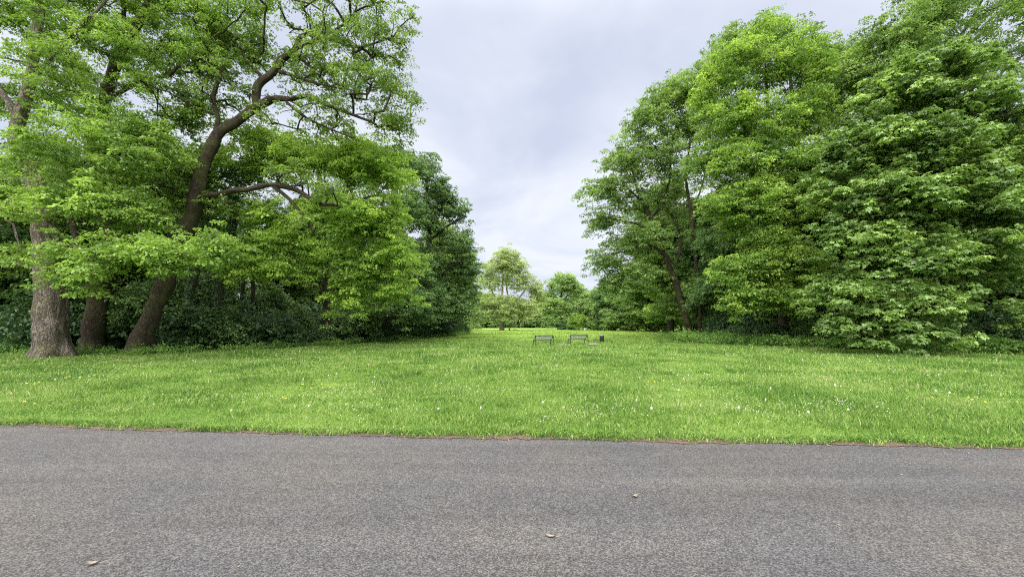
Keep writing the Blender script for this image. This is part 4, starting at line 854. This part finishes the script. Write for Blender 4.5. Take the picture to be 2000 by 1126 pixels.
# ------------------------------------------------------------------ benches, bin, slabs, posts
M['black_metal'] = plain_mat('black coated steel', (0.008, 0.009, 0.009), 0.5, 0.0)
M['mesh_metal'] = plain_mat('galvanised mesh', (0.36, 0.39, 0.38), 0.45, 0.5)
M['grey_lid'] = plain_mat('pale grey lid', (0.14, 0.14, 0.15), 0.45, 0.0)
M['bin_body'] = plain_mat('black bin', (0.004, 0.004, 0.005), 0.9)
M['concrete'] = plain_mat('concrete slab', (0.24, 0.24, 0.2), 0.9, 0, 0.25, 9.0)
M['pole'] = plain_mat('grey painted pole', (0.2, 0.22, 0.23), 0.5, 0.2)
M['white_post'] = plain_mat('white painted wood', (0.72, 0.72, 0.68), 0.6)
def make_bench(loc, rz, label, group):
    """local frame: x along the bench, -y is the back, +y the front"""
    root = empty('park_bench', loc); root.rotation_euler = (0, 0, rz); tag(root, label, 'bench', group)
    Wd = 1.5
    fr = lambda s: [(s, -0.36, 0.0), (s, -0.30, 0.40), (s, -0.25, 0.72), (s, -0.21, 0.77)]
    for s in (-0.78, 0.78):
        m = MB(); m.tube([(s, -0.34, 0), (s, -0.30, .4), (s, -0.25, .74)], [.03] * 3, 8); m.build('rear_leg', M['black_metal'], root, True)
        m = MB(); m.tube([(s * .93, 0.3, 0), (s * .93, 0.3, .42)], [.03] * 2, 8); m.build('front_leg', M['black_metal'], root, True)
        m = MB(); m.tube([(s * .96, -0.25, .75), (s * .93, -0.16, .6), (s * .9, -0.06, .42), (s * .9, 0.02, .38), (s * .9, .3, .42)], [.026] * 5, 8); m.build('side_frame', M['black_metal'], root, True)
    m = MB(); m.tube([(-.78, -.25, .75), (.78, -.25, .75)], [.03] * 2, 8); m.build('top_rail', M['black_metal'], root, True)
    m = MB(); m.tube([(-.72, -.05, .41), (.72, -.05, .41)], [.02] * 2, 8); m.tube([(-.72, .3, .42), (.72, .3, .42)], [.02] * 2, 8); m.build('seat_rail', M['black_metal'], root, True)
    m = MB()
    for i in range(60):
        x = -.72 + 1.44 * i / 59; m.tube([(x, -.235, .735), (x, -.06, .42)], [.006] * 2, 4)
    for i in range(14):
        t = (i + .5) / 14; m.tube([(-.73, -.235 + .175 * t, .735 - .315 * t), (.73, -.235 + .175 * t, .735 - .315 * t)], [.006] * 2, 4)
    m.build('back_mesh', M['mesh_metal'], root)
    m = MB()
    for i in range(60):
        x = -.7 + 1.4 * i / 59; m.tube([(x, -.05, .415), (x, .12, .4), (x, .3, .425)], [.006] * 3, 4)
    for i in range(14):
        t = (i + .5) / 14; m.tube([(-.7, -.05 + .35 * t, .408), (.7, -.05 + .35 * t, .408)], [.006] * 2, 4)
    m.build('seat_mesh', M['mesh_metal'], root)
    return root
def lz(p): return float(lawn_z(np.array([p[0]]), np.array([p[1]]))[0])
def on_lawn(px, Y): 
    p = px_base(px, Y); p[2] = lz(p); return p
make_bench(on_lawn(1061, 32.5), math.radians(14), 'steel mesh park bench seen from behind, left of the matching pair', 'park benches on the lawn')
make_bench(on_lawn(1128, 33.5), math.radians(14), 'steel mesh park bench between the other bench and the black bin', 'park benches on the lawn')
for px, Y, w, lab in ((1095.5, 31.6, 0.72, 'pale concrete slab in the grass between the two benches'), (1158, 32.6, 0.8, 'pale concrete slab in the grass between bench and bin'), (1031, 32.0, 0.7, 'grass grown slab beside the left end of the benches')):
    p = px_base(px, Y); m = MB(); m.box((0, 0, 0), (w, 0.55, 0.1)); o = m.build('concrete_slab', M['concrete']); o.location = (p[0], p[1], lz(p) + (0.05 if px > 1040 else -0.03)); o.rotation_euler = (0, 0, 0.12); tag(o, lab, 'paving slab')
def make_bin(loc, s, label):
    root = empty('litter_bin', loc); tag(root, label, 'bin')
    m = MB(); m.lathe([(0.0, .2), (.2, .2), (.215, .22), (.22, .72), (.0, .72)], n=24); m.build('body', M['bin_body'], root, False)
    m = MB(); m.lathe([(.225, .722), (.232, .76), (.19, .82), (.1, .865), (.0, .88)], n=24); m.build('lid', M['grey_lid'], root, True)
    m = MB(); m.tube([(.16, .08, 0), (.16, .08, .22)], [.03, .03], 8); m.build('post', M['black_metal'], root, True); m = MB(); m.tube([(-.16, .08, 0), (-.16, .08, .22)], [.015, .015], 8); m.build('post', M['black_metal'], root, True)
    root.scale = (s, s, s); return root
make_bin(on_lawn(1175, 34.5), 0.86, 'black litter bin with pale domed lid, right of the benches')
p = on_ground(995, 646); make_bin(p, 0.75, 'tiny dark bin on the far lawn beside the lone pale tree')
root = empty('lamp_post', px_base(1008, 108)); tag(root, 'thin grey pole seen under the lone pale tree', 'pole')
m = MB(); m.tube([(0, 0, 0), (0, 0, 2.2), (0, 0, 4.2)], [.11, .09, .07], 10); m.build('shaft', M['pole'], root, True)
m = MB(); m.lathe([(.02, 4.2), (.2, 4.25), (.26, 4.4), (.12, 4.6), (0, 4.65)], n=14); m.build('lamp_head', M['pole'], root, True)
for px, lab in ((1141.5, 'short white post at the foot of the far bushes, left of two'), (1144.5, 'short white post at the foot of the far bushes, right of two')):
    m = MB(); m.box((0, 0, .25), (.08, .08, .5)); m.box((0, 0, .52), (.1, .1, .04)); o = m.build('marker_post', M['white_post']); o.location = tuple(px_base(px, 82)); tag(o, lab, 'post')
p = on_ground(735.5, 669); root = empty('round_marker', (p[0], p[1], 0)); tag(root, 'small round pale disc on a dark post in the shrub gap', 'marker')
m = MB(); m.tube([(0, 0, 0), (0, 0, 1.05)], [.025, .02], 8); m.build('post', M['black_metal'], root, True)
m = MB(); m.lathe([(0, -.012), (.1, -.012), (.105, 0), (.1, .012), (.03, .014), (0, .012)], n=24); o = m.build('disc', M['grey_lid'], root, True); o.location = (0, -.04, 1.12); o.rotation_euler = (math.radians(90), 0, 0)
b = make_bench(px_base(1097, 88), math.radians(60), 'distant dark bench at the corner of the far bushes', None)

# ------------------------------------------------------------------ flowers and fallen leaves
M['daisy'] = plain_mat('white petals', (0.55, 0.56, 0.54), 0.6, 0, 0.1)
M['buttercup'] = plain_mat('yellow petals', (0.75, 0.55, 0.03), 0.4, 0, 0.1)
M['clock'] = plain_mat('dandelion fluff', (0.5, 0.52, 0.48), 0.9, 0, 0.15, 60.0)
M['crumb'] = plain_mat('dry crumbs', (0.2, 0.14, 0.09), 0.9, 0, 0.6, 14.0)
M['stalk'] = plain_mat('flower stalk', (0.2, 0.26, 0.08), 0.6)
M['dry_leaf'] = plain_mat('bleached fallen leaf', (0.25, 0.21, 0.15), 0.8, 0, 0.3, 30.0)
def flower_spot(y0, y1, thr, seed):
    while True:
        y = y0 * (y1 / y0) ** random.random(); x = random.uniform(-1.25, 1.25) * y
        if y > edge_y(x) + 0.3 and open_lawn(np.array([x]), np.array([y]))[0] and vnoise(np.array([x]), np.array([y]), 0.55, seed)[0] > thr: return x, y
random.seed(4)
# grit and crumbs of dead leaf along the tarmac edge
n = 2600; x = rng.uniform(-12, 10, n); y = edge_y(x) - np.abs(rng.normal(0, 0.16, n)) * (0.3 + 1.4 * vnoise(x, x * 0, 1.1, 33)) - 0.03
x2 = rng.uniform(-9, 8, 260); y2 = rng.uniform(2.3, 6.3, 260); x = np.concatenate([x, x2]); y = np.concatenate([y, y2]); n = len(x)
c = np.stack([x, y, np.full(n, -0.004)], 1); a = rng.random(n) * 6.28; u = np.stack([np.cos(a), np.sin(a), rng.normal(0, .25, n)], 1); v = np.stack([-np.sin(a), np.cos(a), rng.normal(0, .25, n)], 1); l = rng.uniform(.004, .016, n)[:, None]
V = np.stack([c - u * l, c + v * l * .4, c + u * l, c - v * l * .4], 1).reshape(-1, 3)
o = mesh_np('leaf_litter', V, np.arange(4 * n).reshape(-1, 4), M['crumb'], None, rng.random(n)); o['kind'] = 'stuff'
# daisies: scattered in drifts, past counting
pts = []
for _ in range(420):
    x, y = flower_spot(6.2, 26, 0.5, 21); k = random.choice((1, 2, 3, 6, 12)); sp_ = 0.1 + 0.02 * y
    for _ in range(k): pts.append((x + random.gauss(0, sp_), y + random.gauss(0, sp_ * 0.7)))
P = np.array(pts); P = P[P[:, 1] > edge_y(P[:, 0]) + 0.15]; n = len(P)
z = lawn_z(P[:, 0], P[:, 1]) + rng.uniform(0.06, 0.14, n)
c = np.stack([P[:, 0], P[:, 1], z], 1); nrm = unit(np.array([0, -0.5, 1.0]) + rng.normal(0, .35, (n, 3))); ax = unit(np.cross(nrm, rng.normal(size=(n, 3)))); bx = np.cross(nrm, ax)
Vv, Ff = [], []
for i in range(6):
    a = i * math.pi / 3; d = ax * math.cos(a) + bx * math.sin(a); e_ = np.cross(nrm, d); l = (rng.uniform(.005, .009, n) * (0.8 + P[:, 1] / 40))[:, None]
    Vv.append(np.stack([c + nrm * .001 * i, c + d * l * .6 + e_ * l * .45 + nrm * .001 * i, c + d * l + nrm * .001 * i, c + d * l * .6 - e_ * l * .45 + nrm * .001 * i], 1).reshape(-1, 3))
V = np.concatenate(Vv); o = mesh_np('daisies', V, np.arange(len(V)).reshape(-1, 4), M['daisy']); o['kind'] = 'stuff'
# dandelion clocks
def clock_proto():
    root = empty('dandelion_clock', (0, 0, 0))
    m = MB(); m.tube([(0, 0, 0), (.006, 0, .1), (0, .004, .2)], [.003, .003, .002], 5); m.build('stalk', M['stalk'], root, True)
    n = 160; d = unit(rng.normal(size=(n, 3))); cc = np.array([0, 0, .205]); pr = cc + d * .03; a = unit(np.cross(d, rng.normal(size=(n, 3)))); b_ = np.cross(d, a); l = .008
    V = np.stack([pr + a * l, pr + b_ * l, pr - a * l, pr - b_ * l], 1).reshape(-1, 3); me = mesh_np('seed_head', V, np.arange(4 * n).reshape(-1, 4), M['clock'], root)
    return root
dp = clock_proto(); tag(dp, 'white dandelion clock standing in the lawn grass', 'dandelion', 'dandelion clocks in the lawn')
for i in range(75):
    x, y = flower_spot(6.6, 27, 0.42, 31)
    o = dp if i == 0 else copy_tree(dp)
    s = random.uniform(0.38, 0.66) * (1 + max(0, y - 12) * 0.03); o.location = (x, y, lz((x, y)) - 0.02); o.scale = (s, s, random.uniform(0.6, 0.95)); o.rotation_euler = (random.gauss(0, .12), random.gauss(0, .12), random.random() * 6)
def cup_proto():
    root = empty('buttercup', (0, 0, 0))
    m = MB(); m.tube([(0, 0, 0), (.004, 0, .07), (0, .003, .14)], [.002, .002, .0015], 4); m.build('stalk', M['stalk'], root, True)
    V = []
    for i in range(5):
        a = i * 1.2566; d = np.array([math.cos(a), math.sin(a), 0]); e_ = np.array([-math.sin(a), math.cos(a), 0]); c_ = np.array([0, 0, .14]); u_ = np.array([0, 0, 1])
        V += [c_, c_ + d * .01 + e_ * .008 + u_ * .004, c_ + d * .016 + u_ * .01, c_ + d * .01 - e_ * .008 + u_ * .004]
    mesh_np('petals', V, np.arange(20).reshape(-1, 4), M['buttercup'], root); return root
bp_ = cup_proto(); tag(bp_, 'small yellow buttercup flower in the lawn grass', 'buttercup', 'buttercups in the lawn')
cl_ = [flower_spot(6.5, 13, 0.3, 41) for _ in range(14)]
for i in range(70):
    cx, cy_ = cl_[i % 14]; x, y = cx + random.gauss(0, .35), cy_ + random.gauss(0, .2)
    o = bp_ if i == 0 else copy_tree(bp_)
    o.location = (x, y, lz((x, y)) - 0.01); s = random.uniform(0.9, 1.5); o.scale = (s, s, s * .8); o.rotation_euler = (random.gauss(.2, .15), random.gauss(0, .15), random.random() * 6)
# fallen leaves on the asphalt
def fallen(px, py, ln, w, rz, label, curl):
    p = on_ground(px, py); m = MB(); n = 9; V = []
    for i in range(n):
        t = i / (n - 1); ww = w * math.sin(math.pi * min(1, t * 1.05 + .02)) ** .8 * (1 + .25 * math.sin(t * 19)); x = (t - .5) * ln
        V += [(x, -ww, .006 + curl * abs(t - .5) ** 2 + .006), (x, 0, .002 + curl * abs(t - .5) ** 2), (x, ww, .006 + curl * abs(t - .5) ** 2 + .004)]
    m.add(V, [[i * 3 + j, i * 3 + j + 1, i * 3 + j + 4, i * 3 + j + 3] for i in range(n - 1) for j in range(2)])
    root = empty('fallen_leaf', (p[0], p[1], -0.01)); root.rotation_euler = (0, 0, rz); tag(root, label, 'leaf')
    m.build('blade', M['dry_leaf'], root, True)
    m = MB(); m.tube([(ln * .5, 0, .006), (ln * .75, .006, .012), (ln * .95, .016, .014)], [.002, .0018, .0015], 5); m.build('stalk', M['dry_leaf'], root, True)
fallen(182, 1098, .085, .017, .12, 'cream fallen leaf with upturned stalk near the lower left corner of the road', .06)
fallen(1240, 967, .06, .022, .5, 'small rounded tan leaf lying on the middle of the road, farthest from the camera', .05)
fallen(1075, 1045, .08, .016, -.25, 'pale crumbled leaf on the road below the tan one', .03)
